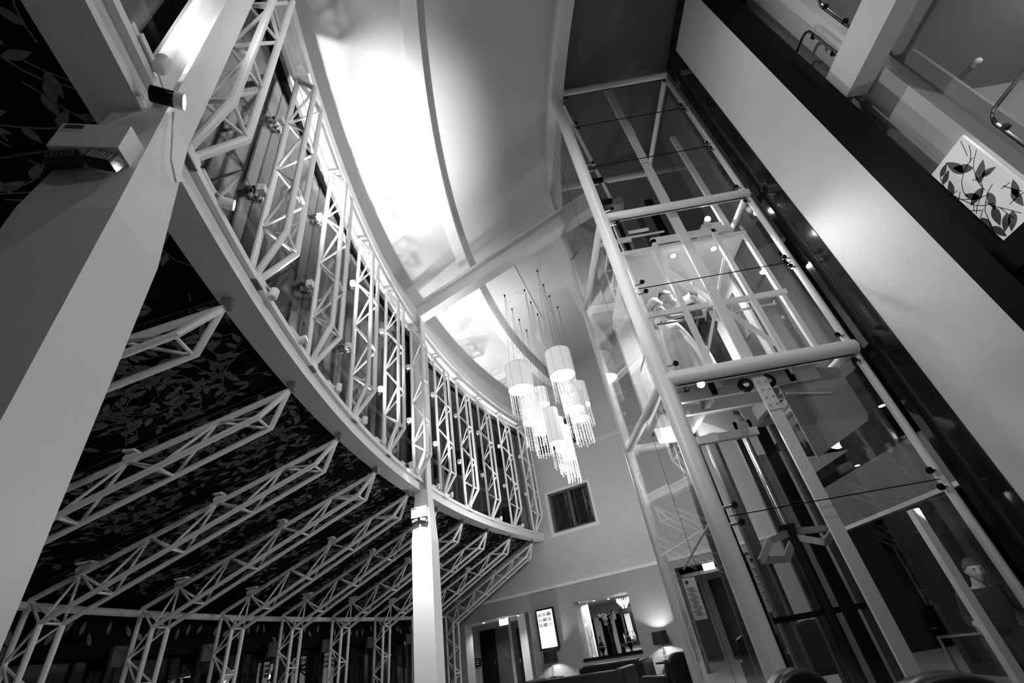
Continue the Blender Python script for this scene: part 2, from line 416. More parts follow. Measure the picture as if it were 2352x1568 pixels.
colN = column(AN, 'broad white tapered steel column with an emergency light box, a black-finned spotlight above it', 8.9)
colF = column(AF, 'white tapered steel column brightly lit at its head, standing in front of the dark ground glazing', 8.9)

# cross beam from far column over to the lift side
b0 = pol(AF, 0, 8.95); d_ = Vector((math.sin(math.radians(120.6)), math.cos(math.radians(120.6)), 0))
cb = empty('cross_beam', b0, label='straight white roof beam running from the far column head to the lift', cat='beam')
n_ = Vector((-d_.y, d_.x, 0)); L_ = 5.4
c_ = b0 + d_*(L_/2) + Vector((0,0,.05))
MB().obox(c_ + Vector((0,0,-.24)), d_*L_/2, n_*.13, Vector((0,0,.02))).build('bottom_flange', W, cb)
MB().obox(c_, d_*L_/2, n_*.02, Vector((0,0,.23))).build('web', W, cb)
MB().obox(c_ + Vector((0,0,.24)), d_*L_/2, n_*.13, Vector((0,0,.02))).build('top_flange', W, cb)

# emergency light boxes on both columns
def emergency(a, lab, z=3.55):
    e_ = (pol(a, 1, 0) - pol(a, 0, 0)); t_ = (pol(a, 0, 0, 1) - pol(a, 0, 0)); Z = Vector((0,0,1))
    c = pol(a, .01, z, -.22)
    o = empty('emergency_light', c - Z*.1, label=lab, cat='emergency light')
    MB().obox(c, e_*.155, t_*.065, Z*.1).build('housing', W, o)
    MB().obox(c - t_*.067 + e_*.09 + Z*.07, e_*.04, t_*.003, Z*.012).build('indicator_window', DGREY, o)
    for s_, tilt in ((.09, -.25), (-.085, .3)):
        cc = c - t_*.02 - Z*.15 + e_*s_
        ax = (e_*math.cos(tilt) + Z*math.sin(tilt)).normalized(); az = (Z*math.cos(tilt) - e_*math.sin(tilt))
        h = MB().obox(cc, ax*.07, t_*.03, az*.033).build('lamp_head', BLACK, o)
        MB().obox(cc - t_*.032, ax*.06, t_*.003, az*.026).build('lens', STEEL if s_ < 0 else DGREY, h)
        for q in range(6): MB().obox(cc - t_*.036 + ax*(-.05+.02*q), ax*.004, t_*.002, az*.026).build('lens_rib', GREY if s_ < 0 else DGREY, h)
    MB().tube([c + Z*.08, c + t_*.05], .012).build('bracket', STEEL, o)
    return o
emergency(AN, 'white twin-head emergency light box fixed to the near tapered column under the beam', 3.66)
emergency(AF, 'white twin-head emergency light box on the brightly lit column head', 3.75)

# ================================================================== CLERESTORY TRUSSES
def make_vtruss():
    o = empty('clerestory_truss', (0,0,0), label='white triangular tube truss standing upright against the clerestory glass', cat='truss', group='clerestory trusses')
    MB().tube([(.06,0,.0), (.06,0,3.88)], .036, 10).build('chord', W, o, smooth=True)
    for s_ in (-1, 1):
        MB().tube([(.0,s_*.03,.02), (-.27,s_*.15,.5), (-.27,s_*.15,3.33), (.05,s_*.01,3.88)], .034, 10).build('chord', W, o, smooth=True)
    on = [.77, 1.77, 2.75, 3.8]; inn = [.5, 1.27, 2.27, 3.3]
    for s_ in (-1, 1):
        for i in range(4):
            MB().tube([(-.27,s_*.15,inn[i]), (.06,0,on[i])], .017, 6).build('lacing_bar', W, o, smooth=True)
            if i < 3: MB().tube([(.06,0,on[i]), (-.27,s_*.15,inn[i+1])], .017, 6).build('lacing_bar', W, o, smooth=True)
    for z in inn: MB().tube([(-.27,-.15,z), (-.27,.15,z)], .017, 6).build('strut', W, o, smooth=True)
    MB().box((-.06,-.08,-.04), (.1,.08,.05)).build('foot_block', W, o)
    MB().box((-.1,-.06,3.84), (.12,.06,3.90)).build('head_plate', W, o)
    for z in (1.32, 2.72):
        c = MB(); c.box((.07,-.02,z-.03), (.17,.02,z+.03)); c.box((.15,-.1,z-.012), (.17,.1,z+.012)); c.box((.15,-.012,z-.08), (.17,.012,z+.08))
        cl = c.build('glass_clamp', STEEL, o)
        for dy, dz in ((-.09,0),(.09,0),(0,.07),(0,-.07)):
            MB().lathe([(.022,0),(.022,.035)], (.17,dy,z+dz), 8, axis=(1,0,0)).build('clamp_disc', CHROME, cl)
        MB().box((.08,.03,z-.05), (.16,.1,z+.05)).build('clamp_block', W, cl)
    return o
def place_radial(o, a, z):
    o.location = pol(a, 0, z); ar = math.radians(a); o.rotation_euler = (0, 0, math.atan2(math.sin(ar), -math.cos(ar)))
ORDN = ['first', 'second', 'third', 'fourth', 'fifth', 'sixth', 'seventh']
TL = {k: (ORDN[k-6] + ' past the far column' if k > 5 else 'beside the far column' if k == 5 else ORDN[4-k] + ' before the far column') for k in range(-2, 11)}
vt = make_vtruss(); first = True
for k in [-1, 0, 1, 2, 3, 4, 5, 6, 7, 8, 9, 10]:
    o = vt if first else copy_tree(vt); first = False
    o['label'] = 'white triangular tube truss standing upright against the clerestory glass, ' + TL[k]
    place_radial(o, phi(k) + (.6 if k == 0 else 0), 4.4)

# clerestory windows, one per bay: three panes, two dark vertical fins
wn = 3
def radial_box(a, o0, o1, l0, l1, z0, z1):
    m = MB(); vs_ = []
    for z in (z0, z1):
        for oo, ll in ((o0,l0),(o1,l0),(o1,l1),(o0,l1)): vs_.append(pol(a, oo, z, ll))
    return m.add(vs_, [(0,3,2,1),(4,5,6,7),(0,1,5,4),(1,2,6,5),(2,3,7,6),(3,0,4,7)])
def arc_pane(a0, a1, oo, z0, z1, th=.012):
    m = MB(); vs_ = []
    for z in (z0, z1):
        for a, o_ in ((a0,oo),(a1,oo),(a1,oo+th),(a0,oo+th)): vs_.append(pol(a, o_, z))
    return m.add(vs_, [(0,3,2,1),(4,5,6,7),(0,1,5,4),(1,2,6,5),(2,3,7,6),(3,0,4,7)])
for k in range(-3, 10):
    a0, a1 = phi(k)+.03, phi(k+1)-.03
    o = empty('window_%d' % wn, pol((a0+a1)/2, .22, 4.42), kind='structure'); wn += 1
    for z0, z1 in ((4.43, 5.71), (5.73, 7.11), (7.13, 8.12)):
        arc_pane(a0, a1, .22, z0, z1).build('pane', NGLASS, o)
    for t in (.33, .66):
        radial_box(a0+(a1-a0)*t, .26, .34, -.09, .09, 4.4, 8.2).build('mullion_fin', DARK, o)
    radial_box((a0+a1)/2, .27, .33, -.74, .74, 5.35, 5.45).build('transom', DGREY, o)
# night side screen outside the clerestory
arc_sweep([(1.1, 4.3), (1.15, 4.3), (1.15, 8.5), (1.1, 8.5)], A0, 27, 40, 'wall_night', DARK, kind='structure')

# ================================================================== ROOF TRUSSES (sloped arm + leg)
def make_rtruss():
    o = empty('roof_truss', (0,0,0), label='white triangular tube truss sloping down under the leaf-print blinds and turning down as a leg', cat='truss', group='roof trusses')
    def b(pts, r, nm='chord'): return MB().tube(pts, r, 8 if r > .02 else 6).build(nm, W, o, smooth=True)
    top = lambda out: (out, 0, 4.1 - .392*(out-.2))
    b([top(.2), top(4.0)], .036)
    b([top(4.0), (4.03, 0, 0)], .034)
    lo = lambda out: 3.72 - (out-.43)*(3.72-2.3)/(3.6-.43)
    for s_ in (-1, 1):
        b([top(.22), (.43, s_*.15, 3.72), (3.6, s_*.15, 2.3), (3.66, s_*.15, 0)], .033)
    un = [.96, 1.82, 2.65, 3.45]; ln = [.45, 1.39, 2.23, 3.05, 3.6]
    for s_ in (-1, 1):
        for i in range(4):
            b([(ln[i], s_*.15, lo(ln[i])), top(un[i])], .017, 'lacing_bar')
            b([top(un[i]), (ln[i+1], s_*.15, lo(ln[i+1]))], .017, 'lacing_bar')
        b([top(4.0), (3.6, s_*.15, 2.28)], .017, 'lacing_bar')
        zs = [2.28, 1.6, .9, .2]
        for i in range(3):
            zm = (zs[i]+zs[i+1])/2
            b([(3.62, s_*.15, zs[i]), (4.02, 0, zm)], .016, 'lacing_bar'); b([(4.02, 0, zm), (3.64, s_*.15, zs[i+1])], .016, 'lacing_bar')
    for q in ln: b([(q, -.15, lo(q)), (q, .15, lo(q))], .017, 'strut')
    for z in (1.6, .9): b([(3.63, -.15, z), (3.63, .15, z)], .016, 'strut')
    for q, sc in ((1.82, 1), (3.42, 1.7)):
        x, _, z = top(q)
        c = MB().prism([(x-.05*sc, -.012, z+.02), (x+.06*sc, -.012, z), (x+.07*sc, -.012, z+.06), (x+.03*sc, -.012, z+.11), (x-.06*sc, -.012, z+.13), (x-.09*sc, -.012, z+.1)], (0, .024, 0))
        c.build('hanger_plate', W, o)
        MB().box((x-.06*sc, -.06, z+.1), (x+.06*sc, .06, z+.125)).build('cap_plate', W, o)
    MB().box((.15, -.03, 4.08), (.24, .03, 4.2)).build('end_bracket', STEEL, o)
    MB().box((4.0, .06, 1.86), (4.05, .3, 2.12)).build('junction_box', DGREY, o)
    return o
rt = make_rtruss(); first = True
for k in [-1, 1, 2, 3, 4, 5, 6, 7, 8, 9, 10]:
    o = rt if first else copy_tree(rt); first = False
    o['label'] = 'white roof truss under the leaf-print blinds with a leg, ' + TL[k]
    place_radial(o, phi(k), 0)

# roof blinds with leaf print, one per bay
def leaf_shape(L, wd, bend):
    pts = []
    for t in (0, .12, .3, .5, .7, .87, 1): pts.append((t*L, wd*math.sin(math.pi*t**.8)*.5 + bend*L*t*t))
    for t in (.87, .7, .5, .3, .12): pts.append((t*L, -wd*math.sin(math.pi*t**.8)*.5 + bend*L*t*t))
    return pts
def leaf_field(w0, w1, h, n, rnd, size=.17):
    """flat vine print in (x across, y along) coordinates, polygons"""
    polys = []
    for i in range(n):
        x, y = rnd.uniform(.08, min(w0, w1)-.08), rnd.uniform(.1, h-.1); th = rnd.uniform(0, 6.28); pts = []; cur = rnd.uniform(-.35, .35)
        for j in range(9):
            pts.append((x, y)); th += cur + rnd.uniform(-.2, .2); x += .085*math.cos(th); y += .085*math.sin(th)
            if rnd.random() < .2: cur = -cur
        for j in range(len(pts)-1):
            (xa, ya), (xb, yb) = pts[j], pts[j+1]; dx, dy = xb-xa, yb-ya; q = math.hypot(dx, dy); nx, ny = -dy/q*.0045, dx/q*.0045
            polys.append([(xa+nx, ya+ny), (xb+nx, yb+ny), (xb-nx, yb-ny), (xa-nx, ya-ny)])
            if j % 2 == 0 or j == len(pts)-2:
                t0 = math.atan2(dy, dx) + rnd.choice((-1, 1))*rnd.uniform(.5, 1.2); L = size*rnd.uniform(.7, 1.2); sh = leaf_shape(L, L*.42, rnd.uniform(-.2, .2))
                ca, sa = math.cos(t0), math.sin(t0)
                polys.append([(xb + px*ca - py*sa, yb + px*sa + py*ca) for px, py in sh])
    return [p for p in polys if all(.0 < y < h for x, y in p) and all(0 < x < (w0+(w1-w0)*y/h) for x, y in p)]
zb = lambda out: 4.1 - .392*(out-.2) + .17
for k in range(-4, 10):
    a0, a1 = phi(k)+.04, phi(k+1)-.04
    P = [pol(a0, .22, zb(.22)), pol(a1, .22, zb(.22)), pol(a1, 4.15, zb(4.15)), pol(a0, 4.15, zb(4.15))]
    lab = 'dark leaf-print roof blind in the ' + (ORDN[k-5] + ' bay past the far column' if k > 4 else ['fifth','fourth','third','second','first'][k] + ' bay before the far column' if k >= 0 else ['first','second','third','fourth'][-1-k] + ' bay behind the near column')
    o = empty('roof_blind', (P[2]+P[3])/2, label=lab, cat='blind', group='leaf-print roof blinds')
    nrm = (P[1]-P[0]).cross(P[3]-P[0]).normalized()
    if nrm.z > 0: nrm = -nrm
    MB().prism(P, -nrm*.004).build('fabric', BLIND, o)
    ex = (P[1]-P[0]).normalized(); ey = (((P[2]+P[3])-(P[0]+P[1]))/2).normalized(); w0 = (P[1]-P[0]).length; w1 = (P[2]-P[3]).length; hh = ((P[2]+P[3])-(P[0]+P[1])).length/2
    sh = (w1-w0)/2
    lm = MB(); rnd = random.Random(100+k)
    for pl in leaf_field(w0, w1, hh, 105 if k < 4 else 80, rnd, .15):
        lm.poly([P[0] + ex*(x - sh*y/hh) + ey*y + nrm*.004 for x, y in pl])
    lm.build('leaf_print', LEAF, o, kind='stuff')
    MB().tube([P[0]+nrm*.01, P[3]+nrm*.01], .008, 6).build('blind_cord', DGREY, o)
# night roof glass above the blinds and ground glazing below the eaves
for k in range(-4, 10):
    a0, a1 = phi(k)+.03, phi(k+1)-.03
    o = empty('window_%d' % wn, pol((a0+a1)/2, 4.2, 0), kind='structure'); wn += 1
    arc_pane(a0, a1, 4.18, .1, 1.95).build('pane', NGLASS, o)
    arc_pane(a0, a1, 4.2, 2.0, 2.62, .01).build('frieze_panel', BLIND, o)
    lm = MB(); rnd = random.Random(900+k); A_, B_ = pol(a0, 4.19, 2.02), pol(a1, 4.19, 2.02); ex = (B_-A_).normalized()
    for i in range(7):
        x0 = .1 + i*.23; y0 = rnd.uniform(.02, .2); t0 = rnd.uniform(.6, 2.5); s_ = leaf_shape(.18, .075, rnd.uniform(-.2, .2))
        lm.poly([A_ + ex*(x0 + px*math.cos(t0) - py*math.sin(t0)) + Vector((0,0,y0 + px*math.sin(t0) + py*math.cos(t0)+.1)) for px, py in s_])
    lm.build('leaf_print', LEAF, o, kind='stuff')
    for t in (.0, .5): radial_box(a0+(a1-a0)*t, 4.2, 4.28, -.025, .025, 0, 2.6).build('mullion_fin', DARK, o)
arc_sweep([(4.9, 0), (4.95, 0), (4.95, 2.8), (4.9, 2.8)], A0, 27, 40, 'wall_night_lower', DARK, kind='structure')
arc_sweep([(.25, 4.55), (4.9, 2.75), (4.9, 2.8), (.25, 4.6)], A0, 27, 40, 'ceiling_night_roof', DARK, kind='structure')

# ================================================================== TRACK SPOTLIGHTS
def spotlight(base, head, aim, label, body=W, lens=LENS, power=0, cone=70, size=.035, rad=.045, L=.11, blend=.7, group=None):
    base, head, aim = Vector(base), Vector(head), Vector(aim); d = (aim-head).normalized()
    o = empty('track_spotlight', base, label=label, cat='spotlight', group=group)
    a = math.degrees(math.atan2(base.y-CC.y, CC.x-base.x)); e_ = (pol(a,1,0)-pol(a,0,0)); t_ = (pol(a,0,0,1)-pol(a,0,0)); Z = Vector((0,0,1))
    MB().obox(base, e_*.02, t_*.1, Z*.022).build('adapter_box', W, o)
    MB().tube([base + t_*.06, base + t_*.06 + Z*.03, head], .008, 6).build('arm', W, o)
    if body is W:
        MB().lathe([(rad*.75, -L*.55), (rad, -L*.4), (rad, L*.5), (rad*.9, L*.5), (rad*.9, L*.46)], head, 20, axis=d, capt=False).build('head', W, o, smooth=True)
    else:
        MB().lathe([(rad, L*.22), (rad, L*.5), (rad*.9, L*.5), (rad*.9, L*.46)], head, 20, axis=d, capt=False, capb=False).build('front_ring', W, o, smooth=True)
        h = MB().lathe([(rad*.8, -L*.5), (rad*.8, L*.25)], head, 20, axis=d).build('head', DARK, o)
        for q in range(14):
            an = 2*math.pi*q/14; u_ = d.orthogonal().normalized(); v_ = d.cross(u_)
            rr = u_*math.cos(an)+v_*math.sin(an)
            MB().obox(head - d*L*.13 + rr*rad*.85, d*L*.36, rr*rad*.1, d.cross(rr)*.003).build('cooling_fin', BLACK, h)
    MB().lathe([(rad*.86, 0), (rad*.86, .004)], head + d*L*.44, 16, axis=d).build('lens', lens, o)
    if power:
        light('SPOT', 'lamp', head + d*(L*.44+.015), power, aim, size=size, cone=cone, blend=blend, parent=o)
    return o
def trk(a): return pol(a, -.03, 4.46)
# near-column finned head, washing the column top and the ceiling beside it
spotlight(pol(-13.75,-.05,4.46), (-1.80, 1.24, 4.24), (-.5, 2.0, 4.3), 'spotlight with a black finned body and pale front ring beside the near column', body=DARK, power=40, cone=100, rad=.05, L=.17)
MB().tube([pol(-12.9,-.165,4.2,-.12), pol(-12.9,-.19,4.05,-.1), pol(-12.9,-.2,3.85,-.03), pol(-12.9,-.2,3.78,.07), pol(-12.9,-.185,3.9,.15)], .006, 6).build('cable', W, label='thin white cable looping down the near column from the spotlight', cat='cable')
spotlight(trk(-11.5), pol(-11.0,-.09,4.46), (2.4, 5.0, 4.2), 'white cylinder spotlight with a glowing lens next to the near column', power=270, cone=60)
spotlight(trk(-8.8), pol(-8.4,-.1,4.4), pol(-5.6, -.25, 9.9), 'short white spotlight at the foot of the second clerestory truss, pointing up', power=1500, cone=50, blend=1.0, size=.1)
spotlight(trk(-6.6), pol(-6.3,-.08,4.44), (2.4, 5.0, 6.2), 'white cylinder spotlight with a glowing lens midway along the ring beam', power=270, cone=60)
UP = [(-13.9, 330), (-3.6, 1500), (-.9, 650), (1.3, 600), (5.5, 400), (8.6, 600), (10.6, 950), (13.6, 1200), (18.7, 950), (22.5, 450), (-17.2, 900)]  # last entry is an unseen uplight added to fill the ceiling
ORD = ['in the bay behind the near column', 'beside the fourth clerestory truss', 'at the foot of the fourth clerestory truss', 'in the bay before the shaded truss', 'just short of the far column', 'just past the far column', 'in the first bay past the far column', 'in the second bay past the far column', 'in the third bay past the far column', 'in the last bay before the brick wall', 'added out of view in the second bay behind the near column']
for (a, pw_), od in zip(UP, ORD):
    spotlight(trk(a), trk(a+.3)+Vector((.05,.03,.03)), pol(a+.5, -.3, 9.9), 'white uplight on the ring beam track ' + od, power=pw_, cone=54, blend=1.0, size=.09, lens=LENS, group='uplights on the ring beam')
# one spotlight turned onto the far column head
spotlight(trk(4.4), trk(4.7)+Vector((.1,.03,0)), pol(AF, -.1, 3.0, -.2), 'white cylinder spotlight turned onto the head of the far column', power=700, cone=55)

# ================================================================== CHANDELIER DRUMS
def drum(x, y, zb_, dia, h, lens_, i):
    zt = zc(R - math.hypot(x-CC.x, y-CC.y)); r = dia/2
    o = empty('pendant_drum', (x, y, zb_), label=i, cat='pendant light', group='cluster of drum pendants')
    MB().lathe([(.02,0),(.025,-.05),(.008,-.07)], (x,y,zt), 10).build('ceiling_cup', DARK, o)
    for q in range(3):
        an = 2*math.pi*q/3+.4
        MB().tube([(x,y,zt-.05), (x+r*.8*math.cos(an), y+r*.8*math.sin(an), zb_+h)], .0035, 4).build('wire', WIRE, o)
    rnd = random.Random(i+str(x)); a_ = rnd.uniform(0,6)
    MB().tube([(x,y,zt-.06), (x+.1*math.cos(a_), y+.1*math.sin(a_), zt-.16), (x+.28*math.cos(a_), y+.28*math.sin(a_), zt-.12), (x+.38*math.cos(a_), y+.38*math.sin(a_), zt)], .004, 4).build('cable', WIRE, o)
    sh = MB().lathe([(r, 0), (r, h), (r*.985, h), (r*.985, 0)], (x,y,zb_), 36, capb=False, capt=False).build('shade', SHADE, o, smooth=True)
    for q in range(8):
        an = 2*math.pi*q/8+.2; c = Vector((x+r*1.001*math.cos(an), y+r*1.001*math.sin(an), zb_+h/2))
        MB().tube([c-Vector((0,0,h*.49)), c+Vector((0,0,h*.49))], .003, 4).build('shade_seam', WIRE, sh)
    for z in (zb_+.005, zb_+h-.005):
        MB().tube([(x+r*math.cos(2*math.pi*q/36), y+r*math.sin(2*math.pi*q/36), z) for q in range(36)], .005, 5, closed=True).build('shade_rim', WIRE, sh)
    MB().lathe([(r*.97, 0), (r*.97, .01)], (x,y,zb_+.02), 32).build('diffuser', DIFF, o)
    n = max(12, int(2*math.pi*r/.085))
    s = MB()
    for q in range(n):
        an = 2*math.pi*q/n; px, py = x+r*.93*math.cos(an), y+r*.93*math.sin(an); ll = lens_*rnd.uniform(.85, 1.0)
        s.tube([(px,py,zb_), (px,py,zb_-ll)], .0045, 4)
        for t in (.62, .78, .9, 1.0): s.ball((px,py,zb_-ll*t), .013, (1,1,1.5), 6, 4)
    s.build('crystal_strands', CRYST, o, kind='stuff')
    return o
DR = [(.02,10.68,6.86,.69,.74,.72,'wide drum pendant with crystal strands, next to the clerestory glass'),
      (.18,11.40,6.20,.57,.78,.70,'drum pendant hanging directly behind the wide drum nearest the glass'),
      (.36,12.03,6.12,.47,.75,.70,'drum pendant in the row along the glass, third from the roof beam'),
      (.56,12.72,7.30,.52,.55,.60,'short drum pendant in the row along the glass, last before the brick wall'),
      (.66,10.71,5.25,.37,.93,.65,'slim tall drum pendant at the front of the lowest row'),
      (.81,11.35,5.27,.37,.90,.65,'slim tall drum pendant in the middle of the lowest row'),
      (1.00,12.05,5.25,.37,.95,.65,'slim tall drum pendant at the wall end of the lowest row'),
      (1.11,10.05,6.72,.66,.72,.70,'wide drum pendant in the row beside the lift, nearest the roof beam'),
      (1.27,10.74,6.07,.54,.80,.70,'drum pendant hanging below the wide drum beside the lift'),
      (1.44,11.33,6.03,.50,.75,.70,'drum pendant in the row beside the lift, third from the roof beam'),
      (1.70,12.00,6.72,.44,.72,.65,'narrow drum pendant in the row beside the lift, last before the brick wall')]
for q in DR: drum(*q)
for (x0,y0),(x1,y1) in [((.34,9.2),(1.12,12.27))]:
    o = empty('pendant_rail', ((x0+x1)/2,(y0+y1)/2,10.2), label='thin pale rail on the ceiling from which the drum pendants hang', cat='rail')
    MB().tube([(x0,y0,10.24),(x1,y1,10.24)], .022, 8).build('tube', W, o)
    for t in (.05,.35,.65,.95): MB().tube([(x0+(x1-x0)*t, y0+(y1-y0)*t, 10.24), (x0+(x1-x0)*t, y0+(y1-y0)*t, 10.32)], .012, 6).build('stem', W, o)
light('POINT', 'pendant_glow', (.7, 11.3, 8.9), 30, size=.3)
light('POINT', 'pendant_glow', (.75, 11.3, 4.4), 260, size=.3)

# ================================================================== GLASS LIFT SHAFT
LX0, LX1, LY0, LY1 = 1.735, 4.1, 5.0, 7.34
ZA, ZB, ZC = 10.5, 6.6, 3.63
ls = empty('lift_shaft', ((LX0+LX1)/2, (LY0+LY1)/2, 0), label='tall glass lift shaft framed by white steel tubes', cat='lift shaft')
def lp(name, mb, m=W, smooth=False, parent=None, **k): return mb.build(name, m, parent or ls, smooth=smooth, **k)
lp('corner_post', MB().tube([(LX0,LY0,0),(LX0,LY0,ZA+.1)], .1, 24), smooth=True)
lp('corner_post', MB().tube([(LX1,LY0+.04,0),(LX1,LY0+.04,ZA)], .045, 16), smooth=True)
lp('corner_post', MB().tube([(1.58,LY1,0),(1.58,LY1,ZA+.05)], .075, 20), smooth=True)
lp('corner_post', MB().tube([(LX1,LY1,0),(LX1,LY1,ZA)], .075, 20), smooth=True)
for z, r in ((ZA-.02,.07), (ZB,.08), (ZC,.1)):
    lp('front_tube', MB().tube([(LX0,LY0,z),(LX1,LY0,z)], r, 20), smooth=True)
    lp('rear_tube', MB().tube([(1.58,LY1,z),(LX1,LY1,z)], .075, 18), smooth=True)
    lp('side_tube', MB().tube([(LX0,LY0,z),(1.58,LY1,z)], .06, 18), smooth=True)
    lp('side_tube', MB().tube([(LX1,LY0,z),(LX1,LY1,z)], .06, 18), smooth=True)
lp('centre_bar', MB().box((2.8,LY0+.06,0),(2.94,LY0+.09,ZA)))
lp('centre_bar', MB().box((2.78,LY1-.1,0),(2.98,LY1-.07,ZA-.2)), GREY)
for z in (3.05, 8.75):
    sp_ = lp('splice_plate', MB().box((2.79,LY0+.045,z),(2.95,LY0+.06,z+.42)))
    for i in range(4):
        for x in (2.83, 2.91): MB().lathe([(.012,0),(.012,.012)], (x,LY0+.045,z+.06+.1*i), 8, axis=(0,-1,0)).build('bolt', STEEL, sp_)
lp('brace', MB().bar((1.9,LY0+.15,ZA-.2),(2.9,LY1-.2,9.0),.07,.07))
lp('brace', MB().bar((1.75,LY1-.1,6.65),(2.9,LY1-.1,8.6),.05,.05), GREY)
# guide rails and machinery
for x, y, w_, mm in ((2.12,6.2,.10,W),(2.42,6.6,.05,DARK),(3.55,6.9,.16,DARK),(2.3,7.1,.12,DGREY),(2.75,7.0,.1,BLACK),(3.3,7.15,.14,DGREY)):
    lp('guide_rail', MB().box((x-w_/2,y-.03,.1),(x+w_/2,y+.03,9.3 if mm is W else 9.0)), mm)
lp('guide_rail', MB().box((3.86,5.55,6.2),(3.96,5.6,9.2)), W)
lp('cable_riser', MB().tube([(3.5,6.2,6.2),(3.5,6.2,9.4)], .012), STEEL)
for z in (9.05, 8.35): lp('rail_bracket', MB().box((2.05,6.15,z),(2.5,6.25,z+.06)), DARK)
lp('rail_bracket', MB().box((1.9,6.3,7.3),(2.6,6.34,7.38)), W)
lp('rail_bracket', MB().box((2.6,6.3,7.5),(3.0,6.33,7.56)), W)
lp('pulley_box', MB().box((2.6,6.5,8.6),(2.85,6.7,8.8)), GREY)
ram = lp('ram', MB().tube([(3.13,6.6,2.05),(3.13,6.6,3.5)], .045, 16), STEEL, True)
MB().lathe([(.11,0),(.11,.04)], (3.13,6.6,2.0), 18).build('ram_flange', BLACK, ram)
MB().tube([(3.15,6.6,.1),(3.15,6.6,2.0)], .07, 16).build('ram_cylinder', BLACK, ram, smooth=True)
yk = MB()
for p, q in (((3.13,6.6,1.95),(3.66,6.6,1.92)),((3.13,6.6,1.9),(3.4,6.4,1.75)),((3.4,6.4,1.75),(3.66,6.55,1.88)),((3.13,6.6,1.95),(2.8,6.5,1.88)),((2.8,6.5,1.88),(2.6,6.5,1.68)),((2.6,6.5,1.68),(2.95,6.6,1.66)),((2.95,6.6,1.66),(3.13,6.6,1.85))):
    yk.bar(p, q, .05, .08)
lp('cylinder_bracket', yk, GREY)
lp('cross_rail', MB().box((2.5,6.58,1.02),(3.6,6.64,1.08)), DARK)
for x in (2.62, 3.62): lp('lower_rail', MB().box((x-.05,6.6,.05),(x+.05,6.68,3.4)), DGREY)
# glass panes with bolted fixings
ZJ = [(.25,2.0),(2.03,3.52),(3.75,5.08),(5.11,6.5),(6.7,7.92),(7.95,9.2),(9.23,10.32)]
for z0, z1 in ZJ:
    lp('pane', MB().box((1.87,LY0-.02,z0),(4.04,LY0-.008,z1)), GLASS)
    lp('joint_strip', MB().box((1.87,LY0-.022,z1+.002),(4.04,LY0-.008,z1+.01)), DARK)
    lp('pane', MB().add([(1.78,LY0+.1,z0),(1.69,6.1,z0),(1.68,6.1,z0),(1.77,LY0+.1,z0),(1.78,LY0+.1,z1),(1.69,6.1,z1),(1.68,6.1,z1),(1.77,LY0+.1,z1)], [(0,3,2,1),(4,5,6,7),(0,1,5,4),(1,2,6,5),(2,3,7,6),(3,0,4,7)]), GLASS)
    lp('pane', MB().add([(1.69,6.12,z0),(1.56,LY1-.05,z0),(1.55,LY1-.05,z0),(1.68,6.12,z0),(1.69,6.12,z1),(1.56,LY1-.05,z1),(1.55,LY1-.05,z1),(1.68,6.12,z1)], [(0,3,2,1),(4,5,6,7),(0,1,5,4),(1,2,6,5),(2,3,7,6),(3,0,4,7)]), GLASS)
    lp('pane', MB().box((LX1-.005,LY0+.1,z0),(LX1+.005,LY1-.1,z1)), GLASS)
    for x, s_ in ((1.95,1),(3.98,-1)):
        for z in (z0+.07, z1-.07):
            fx = lp('glass_fixing', MB().lathe([(.035,0),(.035,.02),(.022,.03)], (x,LY0-.025,z), 14, axis=(0,-1,0)), BLACK, True)
            MB().tube([(x,LY0,z),(x-s_*.13,LY0+.02,z)], .014, 6).build('fixing_arm', STEEL, fx)
lp('joint_strip', MB().box((1.683,6.108,.3),(1.689,6.112,ZA-.2)), DGREY)
lp('tie_rod', MB().tube([(1.66,6.6,1.75),(1.8,5.1,2.1)], .012), W)

# ------------------------------------------------ lift car
cx0, cx1, cy0, cy1, cz0, cz1 = 1.92, 3.84, 5.22, 7.0, 3.8, 5.95
lc = empty('lift_car', ((cx0+cx1)/2,(cy0+cy1)/2,cz0), label='glass-fronted lift car with a white frame carrying the couple', cat='lift car')
def cp(name, mb, m=W, smooth=False, parent=None): return mb.build(name, m, parent or lc, smooth=smooth)
cp('floor_plate', MB().box((cx0,cy0,cz0-.12),(cx1,cy1,cz0)), GREY)
cp('front_sill', MB().box((cx0,cy0-.03,cz0-.2),(cx1,cy0,cz0-.02)), W)
cp('roof_panel', MB().box((cx0,cy0,cz1),(cx1,cy1,cz1+.05)), PL)
cp('front_head', MB().box((cx0-.02,cy0-.04,cz1-.01),(cx1+.02,cy0,cz1+.06)), W)
cp('back_wall', MB().box((cx0,cy1,cz0),(3.05,cy1+.05,cz1)), PANEL)
cp('door_leaf', MB().box((3.07,cy1-.02,cz0),(3.42,cy1+.03,cz1-.1)), BSTEEL)
cp('door_leaf', MB().box((3.44,cy1-.02,cz0),(cx1,cy1+.03,cz1-.1)), BSTEEL)
dp = cp('back_panel', MB().box((3.07,cy1-.06,cz0+.9),(3.33,cy1-.02,cz1-.25)), DGREY)
MB().box((3.12,cy1-.07,cz0+1.05),(3.16,cy1-.06,cz1-.4)).build('panel_strip', STEEL, dp)
rw_ = cp('side_wall', MB().box((cx1-.03,6.05,cz0),(cx1+.02,cy1,cz1)), BSTEEL)
MB().box((cx1-.05,6.2,cz0+.3),(cx1-.03,6.55,cz1-.35)).build('control_panel', DGREY, rw_)
MB().box((cx1-.06,6.3,cz0+1.0),(cx1-.05,6.45,cz0+1.45)).build('button_plate', STEEL, rw_)
